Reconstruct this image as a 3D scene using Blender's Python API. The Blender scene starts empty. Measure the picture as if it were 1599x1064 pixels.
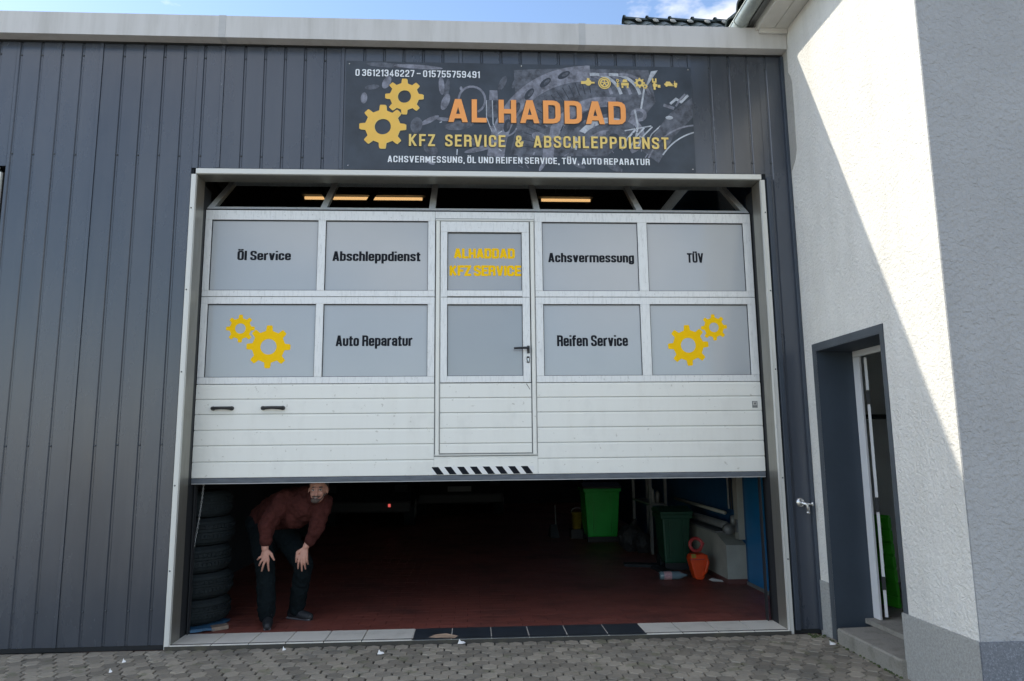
import bpy, math, random
import numpy as np
from mathutils import Vector, Matrix, Euler
R = math.radians
random.seed(7)
sc = bpy.context.scene
col = sc.collection

# ---------------------------------------------------------------- camera
cam_d = bpy.data.cameras.new('camera')
cam_d.sensor_width = 36.0
cam_d.lens = 36.0 * 1111.39 / 1599.0
cam_d.clip_start = 0.05
cam_d.clip_end = 2000.0
cam = bpy.data.objects.new('camera', cam_d)
col.objects.link(cam)
_r = Vector((0.9984552, -0.05460714, -0.01026025))
_u = Vector((0.00204942, -0.14834061, 0.98893421))
_f = Vector((0.05552488, 0.98742753, 0.14799955))
m = Matrix((( _r.x, _u.x, -_f.x, 2.390), (_r.y, _u.y, -_f.y, -6.0534), (_r.z, _u.z, -_f.z, 1.5524), (0, 0, 0, 1)))
cam.matrix_world = m
sc.camera = cam

# ---------------------------------------------------------------- light
SUN = Vector((-1.0, 0.372, 0.83)).normalized()          # towards the sun
EL = math.asin(SUN.z)
ROT = math.atan2(SUN.x, SUN.y)
world = bpy.data.worlds.new('World')
sc.world = world
world.use_nodes = True
wn = world.node_tree.nodes; wl = world.node_tree.links
wn.clear()
wo = wn.new('ShaderNodeOutputWorld'); bg = wn.new('ShaderNodeBackground')
sky = wn.new('ShaderNodeTexSky'); sky.sky_type = 'NISHITA'; sky.sun_disc = False
sky.sun_elevation = EL; sky.sun_rotation = ROT; sky.altitude = 200
sky.air_density = 1.0; sky.dust_density = 0.4; sky.ozone_density = 1.5
SKY_STR = 0.15
bg.inputs['Strength'].default_value = SKY_STR
wtc = wn.new('ShaderNodeTexCoord'); wmap = wn.new('ShaderNodeMapping')
wmap.inputs['Scale'].default_value = (1.0, 1.0, 2.2); wmap.inputs['Location'].default_value = (24.66, 12.78, 5.94)
wnz = wn.new('ShaderNodeTexNoise'); wnz.inputs['Scale'].default_value = 2.1
wnz.inputs['Detail'].default_value = 7.0; wnz.inputs['Roughness'].default_value = 0.6
wrp = wn.new('ShaderNodeValToRGB')
wrp.color_ramp.elements[0].position = 0.48; wrp.color_ramp.elements[0].color = (0, 0, 0, 1)
wrp.color_ramp.elements[1].position = 0.64; wrp.color_ramp.elements[1].color = (0.70, 0.70, 0.70, 1)
wmx = wn.new('ShaderNodeMixRGB'); wmx.inputs['Color2'].default_value = (11.5, 10.3, 8.7, 1)
wl.new(wtc.outputs['Generated'], wmap.inputs['Vector']); wl.new(wmap.outputs['Vector'], wnz.inputs['Vector'])
wl.new(wnz.outputs['Fac'], wrp.inputs['Fac']); wl.new(wrp.outputs['Color'], wmx.inputs['Fac'])
wl.new(sky.outputs['Color'], wmx.inputs['Color1']); wl.new(wmx.outputs['Color'], bg.inputs['Color'])
wl.new(bg.outputs['Background'], wo.inputs['Surface'])

sun_d = bpy.data.lights.new('sun', 'SUN'); sun_d.energy = 2.0; sun_d.angle = R(0.55); sun_d.color = (1.0, 0.93, 0.80)
sun = bpy.data.objects.new('sun', sun_d); col.objects.link(sun)
sun.rotation_euler = SUN.to_track_quat('Z', 'Y').to_euler()
sun.location = (-10, 4, 10)
sc.view_settings.view_transform = 'Standard'; sc.view_settings.look = 'None'
sc.view_settings.gamma = 1.0; sc.view_settings.use_curve_mapping = False
sc.view_settings.exposure = 0.92

# ---------------------------------------------------------------- materials
def mat(name, c, rough=0.6, metal=0.0, var=0.0, scale=8.0, c2=None, c2amt=0.5, bump=0.0, bscale=60.0, bdetail=4.0,
        stretch=(1, 1, 1), objrand=0.0, island=0.0, spec=None, emit=None, bdist=0.004, kind='noise', coat=0.0, roughvar=0.0):
    M = bpy.data.materials.new(name); M.use_nodes = True
    nt = M.node_tree; n = nt.nodes; l = nt.links
    b = n['Principled BSDF']
    b.inputs['Base Color'].default_value = (*c, 1)
    b.inputs['Roughness'].default_value = rough; b.inputs['Metallic'].default_value = metal
    if spec is not None: b.inputs['Specular IOR Level'].default_value = spec
    if coat: b.inputs['Coat Weight'].default_value = coat; b.inputs['Coat Roughness'].default_value = 0.15
    if emit:
        b.inputs['Emission Color'].default_value = (*emit[0], 1); b.inputs['Emission Strength'].default_value = emit[1]
    geo = n.new('ShaderNodeNewGeometry')
    mp = n.new('ShaderNodeMapping'); mp.inputs['Scale'].default_value = stretch
    l.new(geo.outputs['Position'], mp.inputs['Vector'])
    out = None
    if c2 is not None or var:
        nz = n.new('ShaderNodeTexNoise'); nz.inputs['Scale'].default_value = scale
        nz.inputs['Detail'].default_value = 6; nz.inputs['Roughness'].default_value = 0.62
        l.new(mp.outputs['Vector'], nz.inputs['Vector'])
        rp = n.new('ShaderNodeValToRGB')
        if c2 is None:
            lo = tuple(max(0, x * (1 - var)) for x in c); hi = tuple(min(1, x * (1 + var)) for x in c)
            rp.color_ramp.elements[0].position = 0.3; rp.color_ramp.elements[1].position = 0.7
        else:
            lo = c; hi = c2
            rp.color_ramp.elements[0].position = 0.5 - 0.0 + (0.5 - c2amt) * 0.4
            rp.color_ramp.elements[1].position = min(1.0, rp.color_ramp.elements[0].position + 0.22)
        rp.color_ramp.elements[0].color = (*lo, 1); rp.color_ramp.elements[1].color = (*hi, 1)
        l.new(nz.outputs['Fac'], rp.inputs['Fac'])
        out = rp.outputs['Color']
        if roughvar:
            mr = n.new('ShaderNodeMapRange'); mr.inputs['To Min'].default_value = max(0, rough - roughvar)
            mr.inputs['To Max'].default_value = min(1, rough + roughvar)
            mr.inputs['From Min'].default_value = 0.3; mr.inputs['From Max'].default_value = 0.7
            l.new(nz.outputs['Fac'], mr.inputs['Value']); l.new(mr.outputs['Result'], b.inputs['Roughness'])
    if objrand or island:
        oi = n.new('ShaderNodeObjectInfo')
        src = oi.outputs['Random'] if objrand else geo.outputs['Random Per Island']
        a = objrand or island
        mr = n.new('ShaderNodeMapRange'); mr.inputs['To Min'].default_value = 1 - a; mr.inputs['To Max'].default_value = 1 + a
        l.new(src, mr.inputs['Value'])
        mm = n.new('ShaderNodeMixRGB'); mm.blend_type = 'MULTIPLY'; mm.inputs['Fac'].default_value = 1
        if out: l.new(out, mm.inputs['Color1'])
        else: mm.inputs['Color1'].default_value = (*c, 1)
        l.new(mr.outputs['Result'], mm.inputs['Color2'])
        out = mm.outputs['Color']
    if out: l.new(out, b.inputs['Base Color'])
    if bump:
        if kind == 'noise':
            bn = n.new('ShaderNodeTexNoise'); bn.inputs['Detail'].default_value = bdetail; ho = bn.outputs['Fac']
            bn.inputs['Roughness'].default_value = 0.6; bn.inputs['Distortion'].default_value = 0.4
        else:
            bn = n.new('ShaderNodeTexVoronoi'); ho = bn.outputs['Distance']
        bn.inputs['Scale'].default_value = bscale
        l.new(mp.outputs['Vector'], bn.inputs['Vector'])
        bp = n.new('ShaderNodeBump'); bp.inputs['Strength'].default_value = bump; bp.inputs['Distance'].default_value = bdist
        l.new(ho, bp.inputs['Height']); l.new(bp.outputs['Normal'], b.inputs['Normal'])
    return M

def speckle(M, scale, lo, hi, thr, amt=1.0):
    """mix small specks of colour hi over what the material has"""
    nt = M.node_tree; n = nt.nodes; l = nt.links; b = n['Principled BSDF']
    geo = n.new('ShaderNodeNewGeometry'); nz = n.new('ShaderNodeTexNoise'); nz.inputs['Scale'].default_value = scale
    nz.inputs['Detail'].default_value = 3; l.new(geo.outputs['Position'], nz.inputs['Vector'])
    rp = n.new('ShaderNodeValToRGB'); rp.color_ramp.elements[0].position = thr; rp.color_ramp.elements[1].position = thr + 0.05
    rp.color_ramp.elements[1].color = (amt, amt, amt, 1)
    l.new(nz.outputs['Fac'], rp.inputs['Fac'])
    mx = n.new('ShaderNodeMixRGB'); l.new(rp.outputs['Color'], mx.inputs['Fac'])
    if b.inputs['Base Color'].is_linked:
        s = b.inputs['Base Color'].links[0].from_socket; l.new(s, mx.inputs['Color1'])
    else: mx.inputs['Color1'].default_value = b.inputs['Base Color'].default_value
    mx.inputs['Color2'].default_value = (*hi, 1)
    l.new(mx.outputs['Color'], b.inputs['Base Color'])
    return M

M = {}
M['clad'] = mat('coated_steel_anthracite', (0.046, 0.055, 0.072), 0.27, 0.0, spec=0.9, objrand=0.09, var=0.16, scale=1.6, stretch=(1, 1, 0.35), bump=0.10, bscale=2.2, bdist=0.03, roughvar=0.06)
speckle(M['clad'], 38, None, (0.26, 0.28, 0.30), 0.74, 0.5)
M['clad_plain'] = mat('coated_steel_flashing', (0.048, 0.061, 0.082), 0.36, var=0.1, scale=2)
M['shade_strip'] = mat('dark_shade_strip', (0.012, 0.014, 0.016), 0.9)
M['fascia'] = mat('pale_grey_sheet', (0.58, 0.575, 0.56), 0.45, var=0.06, scale=5, stretch=(1, 1, 0.2), c2=(0.49, 0.485, 0.465), c2amt=0.45)
speckle(M['fascia'], 60, None, (0.22, 0.21, 0.19), 0.72, 0.5)
M['fascia_strip'] = mat('pale_grey_joint', (0.46, 0.465, 0.46), 0.5, var=0.08, scale=8)
M['screw'] = mat('screw_steel', (0.10, 0.11, 0.12), 0.4, 0.6)
M['alu'] = mat('raw_aluminium', (0.78, 0.79, 0.78), 0.42, 0.1, scale=26, stretch=(3, 1, 0.5), c2=(0.64, 0.65, 0.64), c2amt=0.5, bump=0.05, bscale=80, roughvar=0.06)
speckle(M['alu'], 45, None, (0.36, 0.36, 0.34), 0.66, 0.45)
M['alu_white'] = mat('white_aluminium_trim', (0.66, 0.66, 0.62), 0.4, 0.1, scale=18, stretch=(2, 1, 0.5), c2=(0.64, 0.65, 0.62), c2amt=0.42)
M['reveal'] = mat('bare_reveal_sheet', (0.31, 0.30, 0.265), 0.36, 0.6, scale=9, stretch=(2, 2, 0.4), c2=(0.27, 0.265, 0.235), c2amt=0.5, roughvar=0.06)
M['slat'] = mat('white_door_slat', (0.82, 0.82, 0.765), 0.42, 0.0, scale=3.2, stretch=(1.5, 1, 1), c2=(0.75, 0.75, 0.70), c2amt=0.42, bump=0.03, bscale=12, bdist=0.01)
speckle(M['slat'], 26, None, (0.44, 0.42, 0.36), 0.69, 0.55)
M['edge_grey'] = mat('grey_edge_line', (0.30, 0.31, 0.31), 0.6)
M['gasket'] = mat('black_gasket', (0.02, 0.022, 0.025), 0.6)
M['seal'] = mat('grey_rubber_seal', (0.10, 0.115, 0.135), 0.5, var=0.25, scale=9, stretch=(1, 1, 6))
M['pane'] = mat('frosted_pane', (0.43, 0.455, 0.475), 0.12, 0.0, var=0.03, scale=1.2, spec=0.7)
M['pane_grey'] = mat('frosted_pane_grey', (0.35, 0.375, 0.395), 0.14, 0.0, var=0.03, scale=1.2, spec=0.7)
M['black_plastic'] = mat('black_plastic', (0.015, 0.016, 0.018), 0.35)
M['steel'] = mat('brushed_steel', (0.62, 0.63, 0.64), 0.25, 0.9)
M['txt_black'] = mat('black_vinyl', (0.008, 0.010, 0.015), 0.6, spec=0.15)
M['txt_yellow'] = mat('yellow_vinyl', (1.0, 0.60, 0.002), 0.6, spec=0.15, var=0.02, scale=6)
M['txt_yellow2'] = mat('amber_vinyl', (0.88, 0.52, 0.035), 0.45, var=0.1, scale=9)
M['sign_bg'] = mat('banner_print', (0.036, 0.046, 0.060), 0.38, var=0.35, scale=3.5)
M['sign_g1'] = mat('banner_print_grey_dark', (0.100, 0.110, 0.135), 0.5, spec=0.3, var=0.65, scale=14)
M['sign_g2'] = mat('banner_print_grey_mid', (0.20, 0.21, 0.255), 0.5, spec=0.3, var=0.6, scale=14)
M['sign_g3'] = mat('banner_print_grey_light', (0.42, 0.45, 0.50), 0.4, var=0.4, scale=20)
M['sign_dk'] = mat('banner_print_black', (0.025, 0.032, 0.045), 0.4, var=0.3, scale=12)
M['sign_orange'] = mat('banner_print_orange', (0.92, 0.38, 0.12), 0.6, spec=0.2, var=0.06, scale=4)
M['sign_yellow'] = mat('banner_print_yellow', (0.85, 0.53, 0.12), 0.6, spec=0.2, var=0.06, scale=5)
M['sign_pale'] = mat('banner_print_pale_yellow', (0.80, 0.60, 0.20), 0.6, spec=0.2, var=0.06, scale=5)
M['sign_white'] = mat('banner_print_white', (0.80, 0.83, 0.86), 0.42)
M['sign_shadow'] = mat('banner_print_brown', (0.05, 0.035, 0.02), 0.5)

def plaster(name, c, bump, scale, dist):
    P_ = mat(name, c, 0.9, 0, var=0.05, scale=2.0, bump=bump, bscale=scale, bdetail=2.5, bdist=dist)
    speckle(P_, 70, None, tuple(x * 0.62 for x in c), 0.70, 0.55)
    return P_
M['plaster'] = plaster('white_render', (0.78, 0.765, 0.715), 0.9, 46, 0.016)
def streaks(P_, colr, amt):
    nt = P_.node_tree; n = nt.nodes; l = nt.links; b = n['Principled BSDF']
    geo = n.new('ShaderNodeNewGeometry'); mp = n.new('ShaderNodeMapping'); mp.inputs['Scale'].default_value = (3.2, 3.2, 0.28)
    nz = n.new('ShaderNodeTexNoise'); nz.inputs['Scale'].default_value = 2.2; nz.inputs['Detail'].default_value = 7; nz.inputs['Roughness'].default_value = .65
    l.new(geo.outputs['Position'], mp.inputs['Vector']); l.new(mp.outputs['Vector'], nz.inputs['Vector'])
    rp = n.new('ShaderNodeValToRGB'); rp.color_ramp.elements[0].position = .48; rp.color_ramp.elements[1].position = .78; rp.color_ramp.elements[1].color = (amt, amt, amt, 1)
    l.new(nz.outputs['Fac'], rp.inputs['Fac']); mx = n.new('ShaderNodeMixRGB'); l.new(rp.outputs['Color'], mx.inputs['Fac'])
    if b.inputs['Base Color'].is_linked: l.new(b.inputs['Base Color'].links[0].from_socket, mx.inputs['Color1'])
    else: mx.inputs['Color1'].default_value = b.inputs['Base Color'].default_value
    mx.inputs['Color2'].default_value = (*colr, 1); l.new(mx.outputs['Color'], b.inputs['Base Color'])
streaks(M['plaster'], (0.56, 0.54, 0.48), 0.35); streaks(M['clad'], (0.085, 0.09, 0.10), 0.3); streaks(M['fascia'], (0.36, 0.35, 0.32), 0.5); streaks(M['slat'], (0.68, 0.66, 0.59), 0.25)
M['plaster_grey'] = plaster('grey_render', (0.35, 0.36, 0.37), 0.95, 32, 0.022)
streaks(M['plaster_grey'], (0.29, 0.295, 0.30), 0.3)
M['plaster_worn'] = plaster('worn_cement_render', (0.40, 0.39, 0.36), 0.7, 18, 0.02)
M['plinth'] = mat('granite_plinth', (0.37, 0.37, 0.35), 0.8, var=0.2, scale=60, bump=0.5, bscale=90, bdist=0.006)
speckle(M['plinth'], 120, None, (0.42, 0.44, 0.44), 0.58, 0.8)
M['plinth_dark'] = mat('dark_granite_plinth', (0.15, 0.165, 0.19), 0.8, var=0.25, scale=60, bump=0.5, bscale=90, bdist=0.006)
speckle(M['plinth_dark'], 120, None, (0.24, 0.26, 0.30), 0.58, 0.8)
M['jamb'] = mat('anthracite_wall_paint', (0.040, 0.056, 0.076), 0.6, var=0.12, scale=3, bump=0.15, bscale=60)
speckle(M['jamb'], 50, None, (0.16, 0.17, 0.18), 0.77, 0.6)
M['jamb_band'] = mat('anthracite_border_paint', (0.075, 0.088, 0.10), 0.6, var=0.15, scale=6, bump=0.25, bscale=70)
M['pvc'] = mat('white_pvc', (0.72, 0.73, 0.74), 0.35, var=0.03, scale=5)
M['soffit'] = mat('white_soffit_board', (0.62, 0.61, 0.57), 0.6, var=0.06, scale=6)
M['gutter'] = mat('zinc_gutter', (0.34, 0.38, 0.37), 0.4, 0.4, scale=12, c2=(0.44, 0.47, 0.44), c2amt=0.5)
M['rooftile'] = mat('dark_green_roof_tile', (0.035, 0.052, 0.050), 0.45, var=0.3, scale=9)
M['mortar'] = mat('pale_mortar', (0.5, 0.49, 0.46), 0.9, var=0.2, scale=20)
M['concrete'] = mat('step_concrete', (0.29, 0.275, 0.24), 0.9, scale=9, c2=(0.20, 0.19, 0.16), c2amt=0.52, bump=0.5, bscale=70, bdist=0.005)
speckle(M['concrete'], 110, None, (0.12, 0.12, 0.11), 0.60, 0.6)
M['paver'] = mat('grey_paver', (0.25, 0.225, 0.18), 0.88, scale=2.4, c2=(0.160, 0.150, 0.125), c2amt=0.5, bump=0.7, bscale=90, bdist=0.005, objrand=0.30)
M['paver_far'] = mat('grey_paver_bulk', (0.25, 0.225, 0.18), 0.88, scale=2.4, c2=(0.160, 0.150, 0.125), c2amt=0.5, bump=0.7, bscale=90, bdist=0.005, island=0.30)
speckle(M['paver'], 6, None, (0.13, 0.135, 0.075), 0.60, 0.5); speckle(M['paver_far'], 6, None, (0.13, 0.135, 0.075), 0.60, 0.5)
M['joint'] = mat('dark_joint_sand', (0.055, 0.052, 0.045), 0.95, scale=6, c2=(0.09, 0.085, 0.06), c2amt=0.5, bump=0.4, bscale=80)
M['ground'] = mat('worn_yard_paving', (0.31, 0.285, 0.24), 0.9, scale=1.2, c2=(0.26, 0.24, 0.20), c2amt=0.5)
M['tile_pale'] = mat('pale_threshold_tile', (0.70, 0.68, 0.61), 0.4, scale=7, c2=(0.58, 0.56, 0.49), c2amt=0.5, objrand=0.06)
M['tile_dark'] = mat('dark_threshold_tile', (0.030, 0.038, 0.048), 0.4, var=0.25, scale=9, objrand=0.1)
M['floor_red'] = mat('red_quarry_tile', (0.21, 0.064, 0.047), 0.5, spec=0.5, scale=1.3, c2=(0.10, 0.040, 0.032), c2amt=0.52, objrand=0.12, roughvar=0.08)
M['floor_red2'] = mat('red_quarry_tile_bulk', (0.21, 0.064, 0.047), 0.5, spec=0.5, scale=1.3, c2=(0.10, 0.040, 0.032), c2amt=0.52, island=0.12, roughvar=0.08)
M['grout'] = mat('floor_grout', (0.07, 0.032, 0.028), 0.9)
M['inner'] = mat('dark_inner_wall', (0.018, 0.023, 0.030), 0.85, var=0.3, scale=2)  # wall colour kept near black so little light bounces inside
M['room'] = mat('pale_room_paint', (0.80, 0.82, 0.80), 0.8, var=0.06, scale=2)  # raised to near white in place of light missing from the room
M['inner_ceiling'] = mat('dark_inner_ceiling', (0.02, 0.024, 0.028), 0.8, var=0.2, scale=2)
M['inner_blue'] = mat('blue_wall_paint', (0.012, 0.085, 0.21), 0.5, var=0.2, scale=3)
M['blue_door'] = mat('blue_door_paint', (0.008, 0.16, 0.38), 0.4, var=0.12, scale=3)
M['cream'] = mat('cream_wall_paint', (0.36, 0.37, 0.33), 0.75, var=0.12, scale=5)
M['skirting'] = mat('brown_skirting_tile', (0.11, 0.045, 0.04), 0.5)
M['tyre'] = mat('tyre_rubber', (0.012, 0.017, 0.019), 0.8, spec=0.25, var=0.3, scale=16, bump=0.4, bscale=60)
M['chain'] = mat('zinc_chain', (0.32, 0.33, 0.34), 0.4, 0.7)
M['bluefoil'] = mat('blue_plastic', (0.035, 0.11, 0.20), 0.4, var=0.3, scale=14)
M['wood'] = mat('dusty_wood', (0.22, 0.17, 0.13), 0.8, var=0.3, scale=20)
M['bin_green'] = mat('green_bin_plastic', (0.010, 0.42, 0.05), 0.45, var=0.1, scale=5)
M['bin_dark'] = mat('dark_green_bin_plastic', (0.006, 0.055, 0.03), 0.5, var=0.15, scale=5)
M['orange'] = mat('orange_plastic', (0.70, 0.065, 0.008), 0.5, var=0.1, scale=12)
M['redhose'] = mat('red_hose', (0.42, 0.05, 0.05), 0.45)
M['yellow'] = mat('yellow_plastic', (0.28, 0.21, 0.03), 0.5, var=0.3, scale=20)
M['greymetal'] = mat('grey_metal', (0.20, 0.21, 0.21), 0.45, 0.3, var=0.2, scale=9)
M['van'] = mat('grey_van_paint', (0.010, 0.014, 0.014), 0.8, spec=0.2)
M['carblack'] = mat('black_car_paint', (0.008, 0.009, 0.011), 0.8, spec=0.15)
M['plate'] = mat('number_plate', (0.10, 0.105, 0.11), 0.5)
M['redlens'] = mat('glowing_red_lens', (0.55, 0.04, 0.04), 0.3, emit=((1, 0.14, 0.12), 0.35))
M['lamp'] = mat('fluorescent_tube', (0.9, 0.8, 0.6), 0.5, emit=((1.0, 0.55, 0.22), 0.85))
M['skin'] = mat('skin', (0.52, 0.27, 0.20), 0.55, scale=28, c2=(0.44, 0.20, 0.15), c2amt=0.5)
M['hair'] = mat('grey_brown_hair', (0.06, 0.05, 0.045), 0.7, var=0.5, scale=90)
M['beard'] = mat('grey_stubble', (0.085, 0.062, 0.052), 0.8, var=0.4, scale=160)
M['hoodie'] = mat('brown_hoodie', (0.060, 0.018, 0.015), 0.95, spec=0.15, var=0.22, scale=10, bump=0.9, bscale=14, bdist=0.03)
M['trousers'] = mat('dark_teal_work_trousers', (0.005, 0.009, 0.011), 0.95, spec=0.15, var=0.25, scale=10, bump=0.7, bscale=13, bdist=0.03)
M['shoe'] = mat('black_shoe', (0.013, 0.016, 0.02), 0.6)
M['sole'] = mat('grey_sole', (0.11, 0.11, 0.12), 0.6)
M['eye_white'] = mat('eye_white', (0.55, 0.52, 0.5), 0.3)
M['iris'] = mat('dark_iris', (0.02, 0.015, 0.012), 0.3)
M['mouth'] = mat('dark_mouth', (0.12, 0.03, 0.03), 0.5)
M['teeth'] = mat('teeth', (0.55, 0.52, 0.46), 0.4)
M['green_panel'] = mat('green_perforated_plastic', (0.07, 0.55, 0.03), 0.5, var=0.15, scale=6)
M['green_pale'] = mat('pale_green_plastic', (0.25, 0.62, 0.18), 0.5)
M['paper'] = mat('white_paper', (0.78, 0.78, 0.76), 0.8)
M['cardboard'] = mat('brown_cardboard', (0.42, 0.30, 0.21), 0.85, var=0.15, scale=20)
M['moss'] = mat('moss', (0.055, 0.075, 0.025), 0.95, var=0.4, scale=40)
M['label_pink'] = mat('pinkish_label', (0.50, 0.30, 0.32), 0.5, var=0.3, scale=60)
M['pet'] = mat('clear_bottle_plastic', (0.16, 0.23, 0.26), 0.15, spec=0.8)
M['chrome'] = mat('worn_chrome', (0.66, 0.66, 0.65), 0.22, 0.9)

def glassmat():
    G = bpy.data.materials.new('clear_glazing'); G.use_nodes = True
    n = G.node_tree.nodes; l = G.node_tree.links; n.clear()
    o = n.new('ShaderNodeOutputMaterial'); t = n.new('ShaderNodeBsdfTransparent'); g = n.new('ShaderNodeBsdfGlossy')
    t.inputs['Color'].default_value = (0.80, 0.83, 0.84, 1); g.inputs['Roughness'].default_value = 0.06
    lw = n.new('ShaderNodeLayerWeight'); lw.inputs['Blend'].default_value = 0.5; fr = n.new('ShaderNodeMath'); fr.operation = 'MULTIPLY_ADD'; fr.inputs[1].default_value = 0.30; fr.inputs[2].default_value = 0.02; pw = n.new('ShaderNodeMath'); pw.operation = 'POWER'; pw.inputs[1].default_value = 3.0; l.new(lw.outputs['Facing'], pw.inputs[0]); l.new(pw.outputs[0], fr.inputs[0]); mx = n.new('ShaderNodeMixShader')
    l.new(fr.outputs[0], mx.inputs['Fac']); l.new(t.outputs[0], mx.inputs[1]); l.new(g.outputs[0], mx.inputs[2])
    l.new(mx.outputs[0], o.inputs['Surface'])
    return G
M['glass'] = glassmat()

# ---------------------------------------------------------------- builders
def wloc(o):
    v = Vector((0, 0, 0))
    while o is not None:
        v += o.location; o = o.parent
    return v

class MB:
    """collects shapes in world coordinates; build() links them as one mesh object"""
    def __init__(s): s.v = []; s.f = []; s.mi = []; s.cur = 0
    def add(s, vs, fs):
        k = len(s.v); s.v += [tuple(p) for p in vs]
        for f in fs: s.f.append(tuple(k + i for i in f)); s.mi.append(s.cur)
        return s
    def box(s, x0, x1, y0, y1, z0, z1):
        return s.add([(x0, y0, z0), (x1, y0, z0), (x1, y1, z0), (x0, y1, z0), (x0, y0, z1), (x1, y0, z1), (x1, y1, z1), (x0, y1, z1)],
                     [(0, 3, 2, 1), (4, 5, 6, 7), (0, 1, 5, 4), (1, 2, 6, 5), (2, 3, 7, 6), (3, 0, 4, 7)])
    def hexa(s, p):  # 8 points, bottom ring then top ring
        return s.add(p, [(0, 3, 2, 1), (4, 5, 6, 7), (0, 1, 5, 4), (1, 2, 6, 5), (2, 3, 7, 6), (3, 0, 4, 7)])
    def bar(s, a, b, w, t, up=(0, 0, 1)):
        a = Vector(a); b = Vector(b); d = (b - a).normalized(); r = d.cross(Vector(up)).normalized(); u = r.cross(d)
        P_ = []
        for q in (a, b):
            for sx, sy in ((-1, -1), (1, -1), (1, 1), (-1, 1)): P_.append(q + r * sx * w / 2 + u * sy * t / 2)
        return s.hexa(P_)
    def prism(s, poly, ax, a, b):
        """poly: 2D points in the plane of the two other axes; extruded along ax"""
        n = len(poly)
        def mk(p, t):
            return {0: (t, p[0], p[1]), 1: (p[0], t, p[1]), 2: (p[0], p[1], t)}[ax]
        vs = [mk(p, a) for p in poly] + [mk(p, b) for p in poly]
        fs = [tuple(range(n)), tuple(range(2 * n - 1, n - 1, -1))] + [(i, i + n, (i + 1) % n + n, (i + 1) % n) for i in range(n)]
        return s.add(vs, fs)
    def tube(s, path, r, n=10, cap=True, closed=False):
        path = [Vector(p) for p in path]; L = len(path)
        rr = r if isinstance(r, (list, tuple)) else [r] * L
        vs = []; prev = None
        for i, p in enumerate(path):
            if closed: d = path[(i + 1) % L] - path[i - 1]
            else: d = path[min(i + 1, L - 1)] - path[max(i - 1, 0)]
            d.normalize()
            if prev is None: a = d.orthogonal().normalized()
            else: a = (prev - d * prev.dot(d)).normalized()
            prev = a; b = d.cross(a)
            for k in range(n):
                t = 2 * math.pi * k / n; vs.append(p + (a * math.cos(t) + b * math.sin(t)) * rr[i])
        fs = []
        for i in range(L if closed else L - 1):
            j = (i + 1) % L
            for k in range(n):
                fs.append((i * n + k, i * n + (k + 1) % n, j * n + (k + 1) % n, j * n + k))
        if cap and not closed: fs += [tuple(range(n - 1, -1, -1)), tuple((L - 1) * n + k for k in range(n))]
        return s.add(vs, fs)
    def lathe(s, prof, c, n=24, ax=2):
        """prof: (radius, height) pairs; turned about axis ax through c"""
        c = Vector(c); vs = []
        for r_, h in prof:
            for k in range(n):
                t = 2 * math.pi * k / n; a = r_ * math.cos(t); b = r_ * math.sin(t)
                vs.append(c + Vector({0: (h, a, b), 1: (a, h, b), 2: (a, b, h)}[ax]))
        fs = []
        for i in range(len(prof) - 1):
            for k in range(n): fs.append((i * n + k, i * n + (k + 1) % n, (i + 1) * n + (k + 1) % n, (i + 1) * n + k))
        return s.add(vs, fs)
    def ell(s, c, r, rot=None, n=16, m_=10):
        c = Vector(c); E_ = Euler(rot or (0, 0, 0)).to_matrix(); vs = []; fs = []
        for i in range(m_ + 1):
            p = math.pi * i / m_
            for k in range(n):
                t = 2 * math.pi * k / n
                vs.append(c + E_ @ Vector((r[0] * math.sin(p) * math.cos(t), r[1] * math.sin(p) * math.sin(t), r[2] * math.cos(p))))
        for i in range(m_):
            for k in range(n): fs.append((i * n + k, (i + 1) * n + k, (i + 1) * n + (k + 1) % n, i * n + (k + 1) % n))
        return s.add(vs, fs)
    def cap(s, a, b, r0, r1, n=14):
        """tapered capsule"""
        a = Vector(a); b = Vector(b); d = (b - a).normalized(); L = (b - a).length
        pts = []; rs = []
        for i in range(5):
            t = math.pi / 2 * i / 4; pts.append(a - d * r0 * math.cos(t) * 0.999); rs.append(max(r0 * math.sin(t), 1e-4))
        for i in range(5):
            t = math.pi / 2 * i / 4; pts.append(b + d * r1 * math.sin(t)); rs.append(max(r1 * math.cos(t), 1e-4))
        return s.tube(pts, rs, n)
    def build(s, name, mats, parent=None, smooth=False, bevel=0.0, loc=None):
        me = bpy.data.meshes.new(name)
        base = wloc(parent) if parent is not None else Vector((0, 0, 0))
        o_loc = Vector(loc) - base if loc is not None else Vector((0, 0, 0))
        off = base + o_loc
        me.from_pydata([tuple(Vector(p) - off) for p in s.v], [], s.f)
        ms = mats if isinstance(mats, (list, tuple)) else [mats]
        for q in ms: me.materials.append(q)
        if len(ms) > 1: me.polygons.foreach_set('material_index', s.mi)
        if smooth: me.polygons.foreach_set('use_smooth', [True] * len(me.polygons))
        me.update()
        o = bpy.data.objects.new(name, me); col.objects.link(o)
        if parent is not None: o.parent = parent
        o.location = o_loc
        if bevel:
            bv = o.modifiers.new('bevel', 'BEVEL'); bv.width = bevel; bv.segments = 2; bv.limit_method = 'ANGLE'; bv.angle_limit = R(40)
        return o

def fixn(o):
    import bmesh
    bm = bmesh.new(); bm.from_mesh(o.data); bmesh.ops.recalc_face_normals(bm, faces=bm.faces); bm.to_mesh(o.data); bm.free(); return o

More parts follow.
